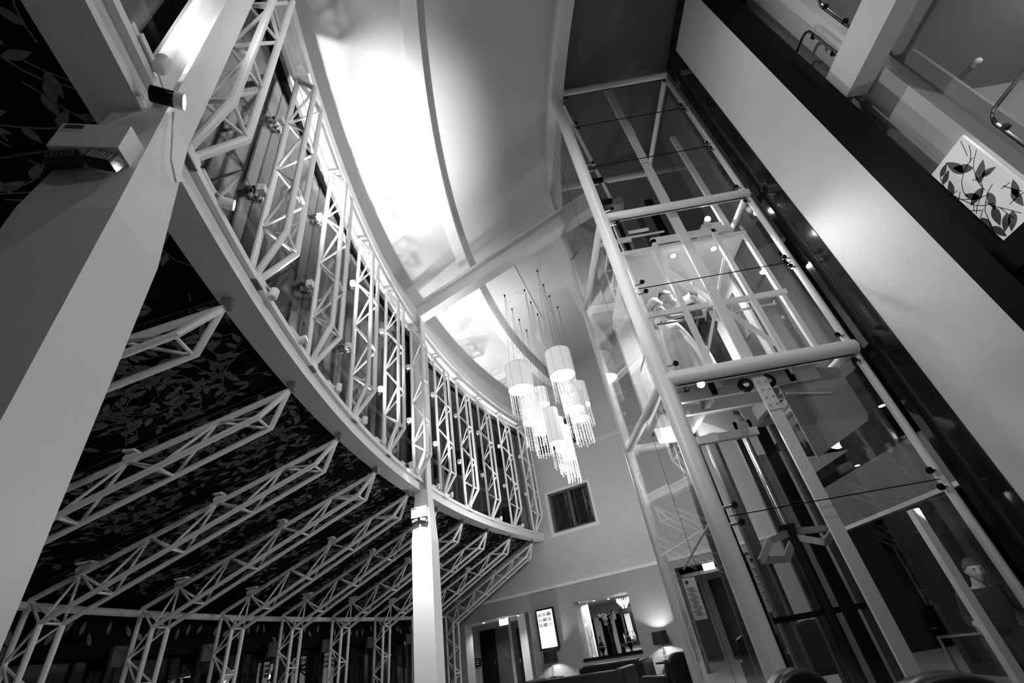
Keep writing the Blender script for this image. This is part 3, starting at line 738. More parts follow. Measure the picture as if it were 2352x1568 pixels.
for x in (cx0, cx1):
    cp('corner_frame', MB().box((x-.03,cy0-.02,cz0),(x+.03,cy0+.04,cz1)), W)
    cp('side_pane', MB().box((x-.006,cy0+.05,cz0+.05),(x+.006,6.0,cz1-.05)), GLASS)
cp('front_pane', MB().box((cx0+.04,cy0+.0,cz0+.03),(cx1-.04,cy0+.01,cz1-.03)), GLASS)
# white sling frame in front of the car
fy = cy0-.07
for x in (2.43, 3.37): cp('sling_upright', MB().box((x-.035,fy-.03,cz0-.3),(x+.035,fy+.03,6.1)))
cp('sling_head', MB().box((2.395,fy-.03,6.03),(3.405,fy+.03,6.13)))
cp('waist_rail', MB().box((1.9,fy-.02,4.68),(3.86,fy+.02,4.76)))
cp('cross_brace', MB().bar((2.45,fy+.03,5.5),(3.36,fy+.03,3.95),.075,.02,(0,1,0)))
cp('cross_brace', MB().bar((3.33,fy+.035,5.53),(2.47,fy+.035,3.98),.035,.02,(0,1,0)))
for x0, x1 in ((2.05,2.75),(3.05,3.75)):
    h = cp('handrail', MB().tube([(x0,cy0+.1,4.66),(x1,cy0+.1,4.66)], .018, 12), CHROME, True)
    for x in (x0+.05, x1-.05): MB().tube([(x,cy0+.1,4.66),(x,cy0+.02,4.66)], .01, 6).build('rail_stub', CHROME, h)
cp('side_handrail', MB().tube([(cx0+.08,cy0+.2,4.66),(cx0+.08,6.6,4.66)], .018, 12), CHROME, True)
# roof guard rail, machine cabinet
gr = MB()
for p, q in (((2.0,cy0+.1,6.0),(2.0,cy0+.1,6.9)),((2.0,6.6,6.0),(2.0,6.6,6.9)),((3.75,6.6,6.0),(3.75,6.6,6.9))): gr.tube([p,q], .018, 8)
for z in (6.45, 6.9):
    gr.tube([(2.0,cy0+.1,z),(2.0,6.6,z),(3.75,6.6,z)], .018, 8)
cp('roof_guard_rail', gr)
cp('roof_rail_front', MB().tube([(2.0,cy0+.1,6.42),(2.75,cy0+.1,6.42)], .018, 8))
cb_ = cp('machine_cabinet', MB().box((3.45,5.45,6.05),(3.78,5.9,6.55)), W)
MB().box((3.78,5.5,6.2),(3.9,5.8,6.5)).build('relay_box', W, cb_)
MB().box((3.5,5.44,6.5),(3.6,5.45,6.6)).build('warning_label', PAPER, cb_)
cp('side_shroud', MB().box((3.9,5.35,5.3),(3.98,5.75,6.3)), BLACK)
# under-car frame, rollers and toe-guard
for y in (5.3, 5.75, 6.7): cp('under_beam', MB().box((cx0,y,cz0-.36),(cx1-.1,y+.06,cz0-.12)), W)
for x in (2.4, 3.4): cp('under_joist', MB().box((x-.04,5.3,cz0-.34),(x+.04,6.9,cz0-.14)), GREY)
for sx in (-1, 1):
    cp('under_gusset', MB().prism([(3.13+sx*.05,6.5,cz0-.12),(3.13+sx*.7,6.5,cz0-.12),(3.13+sx*.1,6.5,cz0-.5)], (0,.03,0)), GREY)
cp('ram_head', MB().box((3.0,6.5,cz0-.45),(3.26,6.7,cz0-.3)), GREY)
for x in (2.72, 3.0):
    rl = cp('guide_roller', MB().lathe([(.09,0),(.09,.04)], (x,5.16,3.45), 20, axis=(0,-1,0)), BLACK, True)
    MB().lathe([(.035,0),(.035,.05)], (x,5.16,3.45), 14, axis=(0,-1,0)).build('roller_hub', STEEL, rl)
cp('toe_guard', MB().prism([(3.35,5.32,3.68),(4.02,5.32,3.55),(4.02,5.32,2.9),(3.97,5.32,2.82),(3.2,5.32,2.5),(3.2,5.32,3.6)], (0,.02,0)), GREY)
cp('guard_stay', MB().tube([(3.2,5.25,3.3),(3.75,5.3,3.22)], .012), W)
cp('lower_beam', MB().box((1.95,5.6,2.98),(2.85,5.68,3.08)), W)
# car lights
for x, y, pc in ((2.75,5.4,150),(3.4,5.4,90),(2.25,6.15,35),(3.2,6.2,70)):
    dl = cp('car_downlight', MB().lathe([(.06,0),(.06,.012)], (x,y,cz1-.012), 20), CHROME, True)
    MB().lathe([(.045,0),(.045,.004)], (x,y,cz1-.017), 18).build('lens', PLED, dl)
    light('SPOT', 'car_lamp', (x,y,cz1-.03), pc, (x,y,0), .04, 160, .5, parent=lc)
light('POINT', 'added_shaft_lamp', (3.66,5.6,6.75), 18, size=.05, parent=ls)  # lamp and glowing ball added to brighten the shaft
lp('added_shaft_lamp_body', MB().ball((3.66,5.55,6.75), .05), LENS)
lp('added_pit_lamp_body', MB().lathe([(.05,0),(.05,.05)], (2.25,6.3,3.3), 14), W)  # small lamp added under the car to light posters and underside
lp('added_pit_lamp_lens', MB().lathe([(.04,0),(.04,.005)], (2.25,6.3,3.294), 14), PLED)
light('POINT', 'added_pit_lamp', (2.25,6.3,3.2), 26, size=.05, parent=ls)

# ================================================================== THE COUPLE IN THE LIFT
def skin_body(nodes, edges, root):
    """nodes: name -> (pos, radius or (rx,ry)); evaluated Skin + Subdivision mesh, returned as (verts, faces)"""
    names = list(nodes); idx = {n: i for i, n in enumerate(names)}
    me = bpy.data.meshes.new('tmp'); me.from_pydata([nodes[n][0] for n in names], [(idx[a], idx[b]) for a, b in edges], []); me.update()
    o = bpy.data.objects.new('tmp', me); COL.objects.link(o)
    md = o.modifiers.new('Skin', 'SKIN'); md.use_smooth_shade = True
    sv = me.skin_vertices[0].data
    for n in names:
        r = nodes[n][1]; sv[idx[n]].radius = (r, r) if not isinstance(r, tuple) else r
        sv[idx[n]].use_root = (n == root)
    sb = o.modifiers.new('Sub', 'SUBSURF'); sb.levels = 2; sb.render_levels = 2
    dg = bpy.context.evaluated_depsgraph_get(); dg.update()
    ev = o.evaluated_get(dg); m2 = ev.to_mesh()
    vs_ = [v.co.copy() for v in m2.vertices]; fs_ = [list(p.vertices) for p in m2.polygons]
    ev.to_mesh_clear(); bpy.data.objects.remove(o); bpy.data.meshes.remove(me)
    return vs_, fs_
def head_verts(c, h, fwd, upv, n=28, m=20):
    """a head with brow, eye sockets, nose, lips, chin and ears; h = head height"""
    fwd = Vector(fwd).normalized(); upv = (Vector(upv) - fwd*Vector(upv).dot(fwd)).normalized(); sd = fwd.cross(upv)
    mb = MB(); rows = []
    for i in range(m+1):
        th = math.pi*i/m; z = -math.cos(th); r = math.sin(th); row = []
        for j in range(n):
            ph = 2*math.pi*j/n; x = r*math.cos(ph); y = r*math.sin(ph)       # x forward, y side
            px, py, pz = x*.42, y*.335, z*.5
            if z < -.1: k = 1 - .35*min(1, (-.1-z)/.9); py *= k; px = px*(1-.12*min(1,(-.1-z)/.9)) + .03*(-.1-z)
            if x > 0:
                g = lambda zc_, yc_, sz, sy: math.exp(-((z-zc_)/sz)**2 - ((y-yc_)/sy)**2)
                px += .115*g(-.16, 0, .12, .13) + .06*g(.02, 0, .16, .10)      # nose
                px -= .04*(g(.04,.36,.1,.17) + g(.04,-.36,.1,.17))             # eyes
                px += .022*(g(.2,.3,.08,.25)+g(.2,-.3,.08,.25))                # brow
                px += .03*g(-.43,0,.05,.2) + .03*g(-.54,0,.05,.17) - .02*g(-.485,0,.03,.22)   # lips
                px += .05*g(-.78,0,.14,.25)                                    # chin
            row.append(Vector(c) + (fwd*px + sd*py + upv*pz)*h)
        rows.append(row)
    for row in rows: mb.v += row
    for i in range(m):
        for j in range(n): mb.f.append([i*n+j, i*n+(j+1) % n, (i+1)*n+(j+1) % n, (i+1)*n+j])
    for s_ in (-1, 1):
        mb.ball(Vector(c) + (sd*s_*.33 - fwd*.02 - upv*.02)*h, .1*h, (.6,.45,1), 8, 6)
    return mb
def face_parts(parent, c, h, fwd, upv):
    fwd = Vector(fwd).normalized(); upv = (Vector(upv) - fwd*Vector(upv).dot(fwd)).normalized(); sd = fwd.cross(upv); c = Vector(c)
    for s_ in (-1, 1):
        MB().ball(c + (fwd*.36 + sd*s_*.125 + upv*.02)*h, .035*h, (1,1,.7), 8, 6).build('eye', INK, parent)
        p = c + (fwd*.405 + sd*s_*.12 + upv*.095)*h
        MB().tube([p - sd*.07*h, p + upv*.012*h + fwd*.012*h, p + sd*.07*h], .014*h, 5).build('eyebrow', HAIRD, parent)
    p = c + (fwd*.425 - upv*.243*h/h)*h
    MB().tube([p - sd*.075*h - fwd*.03*h, p, p + sd*.075*h - fwd*.03*h], .012*h, 5).build('mouth', INK, parent)
def hair_cap(c, h, fwd, upv, lift=1.07, front=.25, low=-.35, bun=0):
    fwd = Vector(fwd).normalized(); upv = (Vector(upv) - fwd*Vector(upv).dot(fwd)).normalized(); sd = fwd.cross(upv)
    mb = MB(); n, m = 24, 14; o_ = 0; P = []
    for i in range(m+1):
        for j in range(n):
            ph = 2*math.pi*j/n; cf = math.cos(ph)
            zlow = low + (front-low)*max(0, min(1, (cf+.35)/1.0))              # hair line: low at the back, high at the forehead
            z = 1 - (1-zlow)*i/m; r = math.sqrt(max(0, 1-z*z))
            k = lift + .015*math.sin(j*3.1+i*2.3)
            P.append(Vector(c) + (fwd*(r*cf*.43*k) + sd*(r*math.sin(ph)*.35*k) + upv*(z*.5*k))*h)
    mb.v = P
    for i in range(m):
        for j in range(n): mb.f.append([i*n+j, i*n+(j+1) % n, (i+1)*n+(j+1) % n, (i+1)*n+j])
    if bun: mb.ball(Vector(c) - fwd*.45*h + upv*.12*h, bun*h, (1,1,.9), 12, 9)
    return mb
def hand_nodes(nodes, edges, wrist, hand_dir, palm_n, tag_, s=1.0):
    """palm and five bent fingers grown from the wrist node"""
    d = Vector(hand_dir).normalized(); n = Vector(palm_n).normalized(); sd = d.cross(n).normalized()
    w_ = Vector(nodes[wrist][0]); pm = tag_+'_palm'
    nodes[pm] = (w_ + d*.055*s, (.028*s, .016*s)); edges.append((wrist, pm))
    for i, (off, L) in enumerate(((-.03,.07),(-.01,.082),(.01,.078),(.029,.062))):
        a = pm+'k%d' % i; b = pm+'m%d' % i; c = pm+'t%d' % i
        nodes[a] = (w_ + d*.095*s + sd*off*s, .0095*s); nodes[b] = (w_ + d*(.095+L*.55)*s + sd*off*1.1*s + n*.012*s, .0085*s); nodes[c] = (w_ + d*(.095+L*.9)*s + sd*off*1.1*s + n*.035*s, .007*s)
        edges += [(pm, a), (a, b), (b, c)]
    a = pm+'th0'; b = pm+'th1'
    nodes[a] = (w_ + d*.05*s - sd*.045*s + n*.015*s, .011*s); nodes[b] = (w_ + d*.085*s - sd*.06*s + n*.03*s, .009*s)
    edges += [(pm, a), (a, b)]
def body_obj(parent, nodes, edges, root, head=None, m=SKIN, name='body'):
    v, fc = skin_body(nodes, edges, root); mb = MB(); mb.v = v; mb.f = fc
    if head: mb.add(head.v, head.f)
    off = parent_off(parent)
    me = bpy.data.meshes.new(name); me.from_pydata([tuple(p-off) for p in mb.v], [], mb.f); me.update()
    for p in me.polygons: p.use_smooth = True
    me.materials.append(m); o = bpy.data.objects.new(name, me); COL.objects.link(o); o.parent = parent
    return o
V = Vector
# --- man: standing on the right, leaning over to the left, dark waistcoat over a white shirt
MY = 5.66
man = empty('person', (2.78, MY+.08, cz0), label='man in dark waistcoat, white shirt and dark trousers bending to kiss the bride', cat='person')
mh_c, mh_f, mh_u = V((2.47, MY-.03, 5.33)), V((-.82, -.12, -.52)), V((-.45, 0, .88))
N = {'pelvis': (V((2.76,MY+.08,4.72)), (.15,.11)), 'waist': (V((2.73,MY+.06,4.86)), (.14,.105)), 'chest': (V((2.67,MY+.03,5.05)), (.16,.115)), 'neckb': (V((2.60,MY,5.19)), .075), 'neck': (V((2.55,MY-.01,5.24)), .055), 'skull': (V((2.49,MY-.02,5.31)), .06),
     'shR': (V((2.78,MY-.12,5.2)), .065), 'elR': (V((2.93,MY-.14,5.04)), .047), 'wrR': (V((2.86,MY-.1,4.83)), .03),
     'shL': (V((2.62,MY+.17,5.17)), .065), 'elL': (V((2.42,MY+.2,5.0)), .045), 'wrL': (V((2.25,MY+.12,4.92)), .03),
     'hipR': (V((2.82,MY-.02,4.64)), .095), 'knR': (V((2.83,MY-.04,4.26)), .065), 'anR': (V((2.86,MY+.02,3.9)), .045), 'toR': (V((2.74,MY-.06,3.84)), .035),
     'hipL': (V((2.71,MY+.16,4.64)), .095), 'knL': (V((2.66,MY+.14,4.26)), .065), 'anL': (V((2.72,MY+.18,3.9)), .045), 'toL': (V((2.6,MY+.1,3.84)), .035)}
E_ = [('pelvis','waist'),('waist','chest'),('chest','neckb'),('neckb','neck'),('neck','skull'),('chest','shR'),('shR','elR'),('elR','wrR'),('chest','shL'),('shL','elL'),('elL','wrL'),('pelvis','hipR'),('hipR','knR'),('knR','anR'),('anR','toR'),('pelvis','hipL'),('hipL','knL'),('knL','anL'),('anL','toL')]
hand_nodes(N, E_, 'wrR', (-.3,-.1,-1), (-1,0,0), 'hr'); hand_nodes(N, E_, 'wrL', (-1,-.2,-.1), (0,-1,0), 'hl')
body_obj(man, N, E_, 'pelvis', head_verts(mh_c, .25, mh_f, mh_u))
def grow(keys, k=1.12, add=.006): return {n: (N[n][0], tuple(r*k+add for r in N[n][1]) if isinstance(N[n][1], tuple) else N[n][1]*k+add) for n in keys}
sk = grow(['waist','chest','neckb','shR','elR','shL','elL'], 1.16)
sk['cuR'] = (N['elR'][0].lerp(N['wrR'][0], .8), .042); sk['cuL'] = (N['elL'][0].lerp(N['wrL'][0], .8), .042)
body_obj(man, sk, [('waist','chest'),('chest','neckb'),('chest','shR'),('shR','elR'),('elR','cuR'),('chest','shL'),('shL','elL'),('elL','cuL')], 'chest', m=SHIRT, name='shirt')
vk = {n: (N[n][0], q) for n, q in (('pelvis',(.19,.15)),('waist',(.205,.165)),('chest',(.235,.185)))}; vk['vt'] = (V((2.65,MY+.02,5.13)), (.17,.13))
body_obj(man, vk, [('pelvis','waist'),('waist','chest'),('chest','vt')], 'waist', m=SUIT, name='waistcoat')
tk = grow(['pelvis','hipR','knR','anR','hipL','knL','anL'], 1.25, .012)
body_obj(man, tk, [('pelvis','hipR'),('hipR','knR'),('knR','anR'),('pelvis','hipL'),('hipL','knL'),('knL','anL')], 'pelvis', m=SUIT, name='trousers')
face_parts(man, mh_c, .25, mh_f, mh_u)
hair_cap(mh_c, .25, mh_f, mh_u, 1.08, .42, -.2).build('hair', HAIRD, man, smooth=True)
for s_ in ('R', 'L'):
    MB().tube([N['an'+s_][0]+V((.04,0,-.04)), N['to'+s_][0]+V((.02,0,-.005)), N['to'+s_][0]+V((-.07,-.04,-.005))], [.05,.045,.03], 10).build('shoe', BLACK, man, smooth=True)
# --- bride: head tilted back, fair hair up, sleeveless white gown
BY = 5.55
bride = empty('person', (2.27, BY, cz0), label='woman with fair upswept hair in a long white gown, face tilted up', cat='person')
bh_c, bh_f, bh_u = V((2.24, BY, 5.17)), V((.78, .05, .28)), V((-.35, 0, .93))
N = {'pelvis': (V((2.31,BY,4.62)), (.105,.09)), 'waist': (V((2.28,BY,4.76)), (.1,.085)), 'chest': (V((2.23,BY,4.92)), (.12,.095)), 'neckb': (V((2.2,BY,5.02)), .05), 'neck': (V((2.21,BY,5.07)), .042), 'skull': (V((2.23,BY,5.14)), .05),
     'shR': (V((2.22,BY-.15,5.0)), .045), 'elR': (V((2.27,BY-.2,4.76)), .035), 'wrR': (V((2.48,BY-.16,4.79)), .024),
     'shL': (V((2.2,BY+.15,5.0)), .045), 'elL': (V((2.38,BY+.2,5.0)), .034), 'wrL': (V((2.55,BY+.22,5.12)), .024),
     'hipR': (V((2.31,BY-.05,4.52)), .07), 'knR': (V((2.32,BY-.06,4.2)), .05), 'anR': (V((2.32,BY-.06,3.86)), .035), 'hipL': (V((2.31,BY+.05,4.52)), .07), 'knL': (V((2.32,BY+.06,4.2)), .05), 'anL': (V((2.32,BY+.06,3.86)), .035)}
E_ = [('pelvis','waist'),('waist','chest'),('chest','neckb'),('neckb','neck'),('neck','skull'),('chest','shR'),('shR','elR'),('elR','wrR'),('chest','shL'),('shL','elL'),('elL','wrL'),('pelvis','hipR'),('hipR','knR'),('knR','anR'),('pelvis','hipL'),('hipL','knL'),('knL','anL')]
hand_nodes(N, E_, 'wrR', (1,.1,0), (0,1,0), 'hr', .9); hand_nodes(N, E_, 'wrL', (.8,.1,.5), (0,-1,0), 'hl', .9)
body_obj(bride, N, E_, 'pelvis', head_verts(bh_c, .225, bh_f, bh_u))
face_parts(bride, bh_c, .225, bh_f, bh_u)
hair_cap(bh_c, .225, bh_f, bh_u, 1.12, .45, -.25, bun=.2).build('hair', HAIRL, bride, smooth=True)
dk = {'w': (V((2.28,BY,4.74)), (.125,.105)), 'c': (V((2.23,BY,4.9)), (.142,.115)), 't': (V((2.21,BY,4.97)), (.11,.09))}
body_obj(bride, dk, [('w','c'),('c','t')], 'w', m=DRESS, name='bodice')
gw = MB(); n_g, rows = 48, 12
for i in range(rows+1):
    t = i/rows; z = 4.76 - t*(4.76-3.805); rr = .135 + .19*t**.7; cx = 2.285 + .03*t
    for j in range(n_g):
        an = 2*math.pi*j/n_g; k = 1 + (.035+.05*t)*math.sin(an*9+t*2)*min(1, t*3)
        gw.v.append(V((cx + rr*k*math.cos(an)*(1.0), BY + rr*k*math.sin(an)*.9, z)))
for i in range(rows):
    for j in range(n_g): gw.f.append([i*n_g+j, i*n_g+(j+1) % n_g, (i+1)*n_g+(j+1) % n_g, (i+1)*n_g+j])
gw.f.append(list(range(n_g)))
gw.build('skirt', DRESS, bride, smooth=True)

# ================================================================== GALLERY BALUSTRADES
def rrect(y0, y1, z0, z1, r, x):
    pts = []
    for (cy, cz, a) in ((y1-r, z1-r, 0), (y0+r, z1-r, 90), (y0+r, z0+r, 180), (y1-r, z0+r, 270)):
        for i in range(6):
            an = math.radians(a + 90*i/5); pts.append((x, cy + r*math.cos(an), cz + r*math.sin(an)))
    return pts
def balustrade(y0, y1, z0, z1, lab, leaves=False, x=GX+.1):
    o = empty('balustrade_panel', (x, (y0+y1)/2, z0), label=lab, cat='balustrade')
    MB().tube(rrect(y0,y1,z0,z1,.12,x), .02, 10, closed=True).build('tube_frame', CHROME, o, smooth=True)
    p = rrect(y0+.03,y1-.03,z0+.03,z1-.03,.1,x-.004)
    MB().prism(p, (.008,0,0)).build('pane', GLASS, o)
    for z in (z0+.2, z1-.2):
        for y in (y0+.02, y1-.02): MB().box((x-.02,y-.03,z-.025),(x+.02,y+.03,z+.025)).build('clamp', BLACK, o)
    for y in (y0+.15, y1-.15): MB().tube([(x,y,z0),(x,y,z0-.12)], .015, 8).build('foot', STEEL, o)
    if leaves:
        lm = MB(); rnd = random.Random(5)
        for pl in leaf_field(y1-y0-.06, y1-y0-.06, z1-z0-.06, leaves, rnd, .26):
            lm.poly([V((x-.007, y0+.03+px, z0+.03+py)) for px, py in pl])
        lm.build('leaf_print', GREY, o, kind='stuff')
    return o
balustrade(1.4, 2.74, 3.72, 4.6, 'chrome-framed rounded glass balustrade panel on the lower gallery', 10)
balustrade(1.3, 2.82, 6.7, 7.55, 'chrome-framed rounded glass balustrade panel above the edge beam, nearer the post')
balustrade(3.12, 3.5, 6.66, 7.55, 'narrow chrome-framed glass balustrade panel tucked behind the white post')
lp_ = empty('leaf_lightbox', (GX+.2, 3.32, 3.62), label='glowing leaf-print glass panel low in the gallery recess', cat='light panel')
MB().box((GX+.14, 3.0, 3.68), (GX+.17, 3.49, 4.72)).build('backlit_glass', mat('backlit_glass', .75, .4, emit=.35, noise=.5, scale=2.2), lp_)
lm = MB(); rnd = random.Random(12)
for pl in leaf_field(.49, .49, 1.0, 20, rnd, .2): lm.poly([V((GX+.137, 3.0+px, 3.7+py)) for px, py in pl])
lm.build('leaf_print', mat('leaf_print_grey', .3, .6), lp_, kind='stuff')
MB().box((GX+.12,2.97,3.64),(GX+.18,3.5,3.68)).build('bottom_rail', STEEL, lp_)
sd_ = empty('smoke_detector', (6.03, 3.15, 6.13), label='small round white smoke detector on the grey gallery soffit', cat='smoke detector')
MB().lathe([(.055,0),(.055,-.02),(.035,-.045)], (6.03,3.15,6.13), 20).build('body', W, sd_, smooth=True)
MB().lathe([(.02,-.045),(.02,-.06)], (6.03,3.15,6.13), 12).build('sensor', GREY, sd_)

# ================================================================== FAR WALL FURNISHINGS
def wbox(name, m, par, *a): return wall_piece(MB(), *a).build(name, m, par)
# corridor lights and signs
for i, (u, d) in enumerate(((-11.1,.5),(-9.6,.45),(-11.0,2.0))):
    p = fw(u, CO[3], d); o = empty('downlight', p, label='small round recessed downlight glowing in the corridor ceiling', cat='downlight', group='corridor downlights')
    MB().lathe([(.05,0),(.05,-.02)], p, 14).build('bezel', W, o); MB().lathe([(.04,0),(.04,-.006)], p-V((0,0,.021)), 14).build('lens', PLED, o)
    light('SPOT', 'corridor_lamp', p-V((0,0,.05)), 70, p-V((0,0,2)), .04, 130, .8, parent=o)
ex = empty('exit_sign', fw(-10.1, 2.02, .28), label='glowing white box sign hanging in the corridor mouth', cat='sign')
wbox('glow_panel', EXITM, ex, -10.28, -9.93, 2.0, 2.19, .26, .30); wbox('hanger', GREY, ex, -10.2, -10.0, 2.19, 2.22, .26, .30)
ws = empty('wall_sign', fw(-12.3, 1.0, 1.55), label='small square black sign with three lines of white lettering beside the corridor door', cat='sign')
wbox('plate', BLACK, ws, -12.42, -12.18, .95, 1.2, 1.56, 1.59)
for i in range(3): wbox('lettering', PAPER, ws, -12.39, -12.24+.02*(i % 2), 1.14-.07*i, 1.16-.07*i, 1.552, 1.56)
ts = empty('wall_sign', fw(-9.65, 1.2, 1.15), label='small upright black sign with a white figure on the pale corridor wall', cat='sign')
wbox('plate', BLACK, ts, -9.75, -9.58, 1.3, 1.72, 1.16, 1.19)
wbox('figure', PAPER, ts, -9.68, -9.65, 1.5, 1.68, 1.152, 1.16); wbox('lettering', PAPER, ts, -9.71, -9.62, 1.42, 1.45, 1.152, 1.16)
wp = empty('wall_phone', fw(-9.33, 1.7, .9), label='dark wall-mounted unit at the corridor corner', cat='wall unit')
wbox('body', BLACK, wp, -9.4, -9.26, 1.55, 2.0, .8, .9); wbox('lamp', PLED, wp, -9.35, -9.31, 1.76, 1.79, .79, .8)
# display screen
sc = empty('display_screen', fw(-8.15, 1.05, -.2), label='upright black-framed screen glowing white with pictures along its top', cat='screen')
wbox('frame', BLACK, sc, -8.5, -7.85, 1.1, 2.2, -.24, -.16)
wbox('glass', SCREEN, sc, -8.45, -7.90, 1.15, 2.15, -.25, -.24)
rnd = random.Random(3)
for i in range(9):
    u = -8.44 + .17*(i % 3); z = 1.98 - .14*(i//3)
    wbox('picture', mat('picture_%d' % i, rnd.uniform(.05,.3), .5, emit=rnd.uniform(.1,.7)), sc, u, u+.15, z, z+.1, -.255, -.25)
# hatch to the bar
hb = MB()
wall_piece(hb, -8.6, -7.45, .5, 2.5, 1.5, 1.6); wall_piece(hb, HU[1], HU[1]+.12, .5, 2.5, .3, 1.0)
hb.build('wall_bar_side', PL, kind='structure')
wall_piece(MB(), -12, -2.4, 2.24, 2.34, .3, 6).build('ceiling_bar', GREY, kind='structure')
wall_piece(MB(), -12, -2.4, 0, 2.3, 6, 6.1).build('wall_bar_back', GREY, kind='structure')
wall_piece(MB(), -12, -2.4, 1.85, 2.24, 5.2, 5.3).build('wall_bar_header', GREY, kind='structure')
wall_piece(MB(), HU[0]-.02, HU[1]+.02, HU[2]-.06, HU[2], -.16, .3).build('hatch_sill', BLACK, label='black glossy sill along the foot of the hatch to the bar', cat='sill')
for u0, u1, m_ in ((-10.5,-9.3,WALLP),(-9.25,-9.0,DGREY),(-9.0,-8.7,PL),(-8.68,-8.3,DARK),(-8.28,-8.1,PL),(-8.08,-7.8,DARK),(-7.78,-7.7,STEEL),(-7.68,-7.3,DARK),(-7.28,-7.1,WOODM)):
    wall_piece(MB(), u0, u1, .2, 1.9, 5.3, 5.4).build('wall_bar_panel', m_, kind='structure')
for i, (u, d) in enumerate(((-7.4,.8),(-7.2,1.6),(-6.9,2.2),(-8.1,2.4),(-6.55,3.2),(-5.9,.5))):
    p = fw(u, 2.24, d); o = empty('downlight', p, label='small round downlight glowing in the bar ceiling', cat='downlight', group='bar downlights')
    MB().lathe([(.04,0),(.04,-.015)], p, 12).build('lens', PLED, o); MB().lathe([(.055,0),(.055,-.008)], p, 12).build('bezel', W, o)
light('AREA', 'bar_lamp', fw(-7.0, 2.15, 1.6), 55, fw(-7.0, 0, 1.6), size=1.2)
# crystal chandelier in the bar
ccp = fw(-6.16, 2.08, 1.6); ch_ = empty('crystal_chandelier', ccp, label='small bright crystal chandelier hanging in the bar ceiling behind the hatch', cat='chandelier')
MB().lathe([(.02,0),(.02,.14)], ccp, 10).build('stem', CHROME, ch_)
for t, (r, z) in enumerate(((.21,0),(.17,-.06),(.12,-.12),(.07,-.18))):
    cr_ = MB()
    for q in range(int(r*90)):
        an = 2*math.pi*q/int(r*90); p = ccp + V((r*math.cos(an), r*math.sin(an), z+.06)); cr_.box(tuple(p-V((.008,.008,.11))), tuple(p+V((.008,.008,0))))
    cr_.build('crystal_tier', mat('crystal_lit_%d' % t, .9, .2, emit=1.6), ch_, kind='stuff')
light('POINT', 'chandelier_lamp', ccp-V((0,0,.3)), 12, size=.1)
# back bar counter, shelf glow and bottles
bb = empty('back_bar', fw(-6.3, 0, 3.6), label='lit back-bar counter with a pale ribbed front behind the hatch', cat='bar counter')
wbox('counter_front', WOODM, bb, -7.1, -5.6, .3, .78, 3.2, 3.3); wbox('counter_top', BLACK, bb, -7.2, -5.6, .78, .9, 3.1, 3.6); wbox('lit_shelf_back', mat('shelf_glow', .6, .4, emit=.5), bb, -7.15, -5.6, .95, 1.8, 4.0, 4.05)
wbox('shelf_upright', BLACK, bb, -6.9, -6.75, .9, 1.8, 3.9, 4.0); wbox('shelf_head', BLACK, bb, -7.2, -5.6, 1.75, 1.95, 3.7, 4.0)
for i in range(12):
    u = -7.05 + .1*i; p = fw(u, .9, 3.25 + .1*(i % 2)); r = .03
    b_ = empty('bottle', p, label='glinting bottle standing on the back-bar counter', cat='bottle', group='bottles on the back bar')
    MB().lathe([(r,0),(r,.18),(r*.4,.22),(r*.4,.28)], p, 10).build('body', STEEL if i % 3 else CHROME, b_, smooth=True)
    MB().lathe([(r*.45,.28),(r*.45,.31)], p, 10).build('cap', DARK, b_)
# things on the hatch sill
def vase(u, d, h, lab, flowers=False):
    p = fw(u, HU[2], d); o = empty('vase', p, label=lab, cat='vase')
    if flowers:
        MB().lathe([(.06,0),(.05,h*.15),(.04,h*.5),(.075,h)], p, 18).build('body', BLACK, o, smooth=True)
        rnd = random.Random(4)
        for i in range(11):
            t = p + V((0,0,h)) + WU*rnd.uniform(-.32,.24) + WN*rnd.uniform(-.12,.12) + V((0,0,rnd.uniform(.02,.3)))
            MB().tube([p+V((0,0,h*.9)), (p+V((0,0,h+.08))).lerp(t, .5), t], .005, 5).build('stem', DARK, o)
            bl = MB(); m_ = FLOWER if i % 3 else DARK
            for q in range(14):
                a_ = V((rnd.gauss(0,1), rnd.gauss(0,1), rnd.gauss(0,1))).normalized()
                bl.ball(t + a_*.06, .03, (1,1,.7), 6, 4)
            bl.build('bloom', m_, o)
    else:
        MB().lathe([(.05,0),(.025,.05),(.09,h*.3),(.1,h*.45),(.03,h*.75),(.022,h*.85),(.04,h*.9),(.005,h)], p, 18).build('body', BLACK, o, smooth=True)
        MB().lathe([(.1,h*.43),(.102,h*.45),(.1,h*.47)], p, 18, capb=False, capt=False).build('rim_band', CHROME, o)
    return o
vase(-6.2, .1, .75, 'tall black flared vase full of pale and dark blooms on the hatch sill', True)
vase(-6.62, .12, .5, 'black bulbous stoppered vase on the hatch sill, beside the tealight branch holder')
vase(-5.72, .12, .5, 'black bulbous stoppered vase on the hatch sill, in front of the bottles')
p = fw(-6.95, HU[2], .1); bh_ = empty('candle_branch', p, label='thin branching metal candle holder on the hatch sill', cat='candle holder')
MB().lathe([(.07,0),(.05,.02),(.015,.04)], p, 14).build('base', CHROME, bh_)
for a, b in (((0,.03),(0,.45)),((0,.3),(-.15,.42)),((-.15,.42),(-.17,.62)),((0,.45),(.1,.52)),((0,.45),(-.02,.8)),((.1,.52),(.11,.66))):
    MB().tube([p+WU*a[0]+V((0,0,a[1])), p+WU*b[0]+V((0,0,b[1]))], .008, 6).build('branch', STEEL, bh_)
MB().ball(p+WU*-.02+V((0,0,.84)), .05).build('candle_globe', mat('candle_glow', .9, .3, emit=3), bh_)

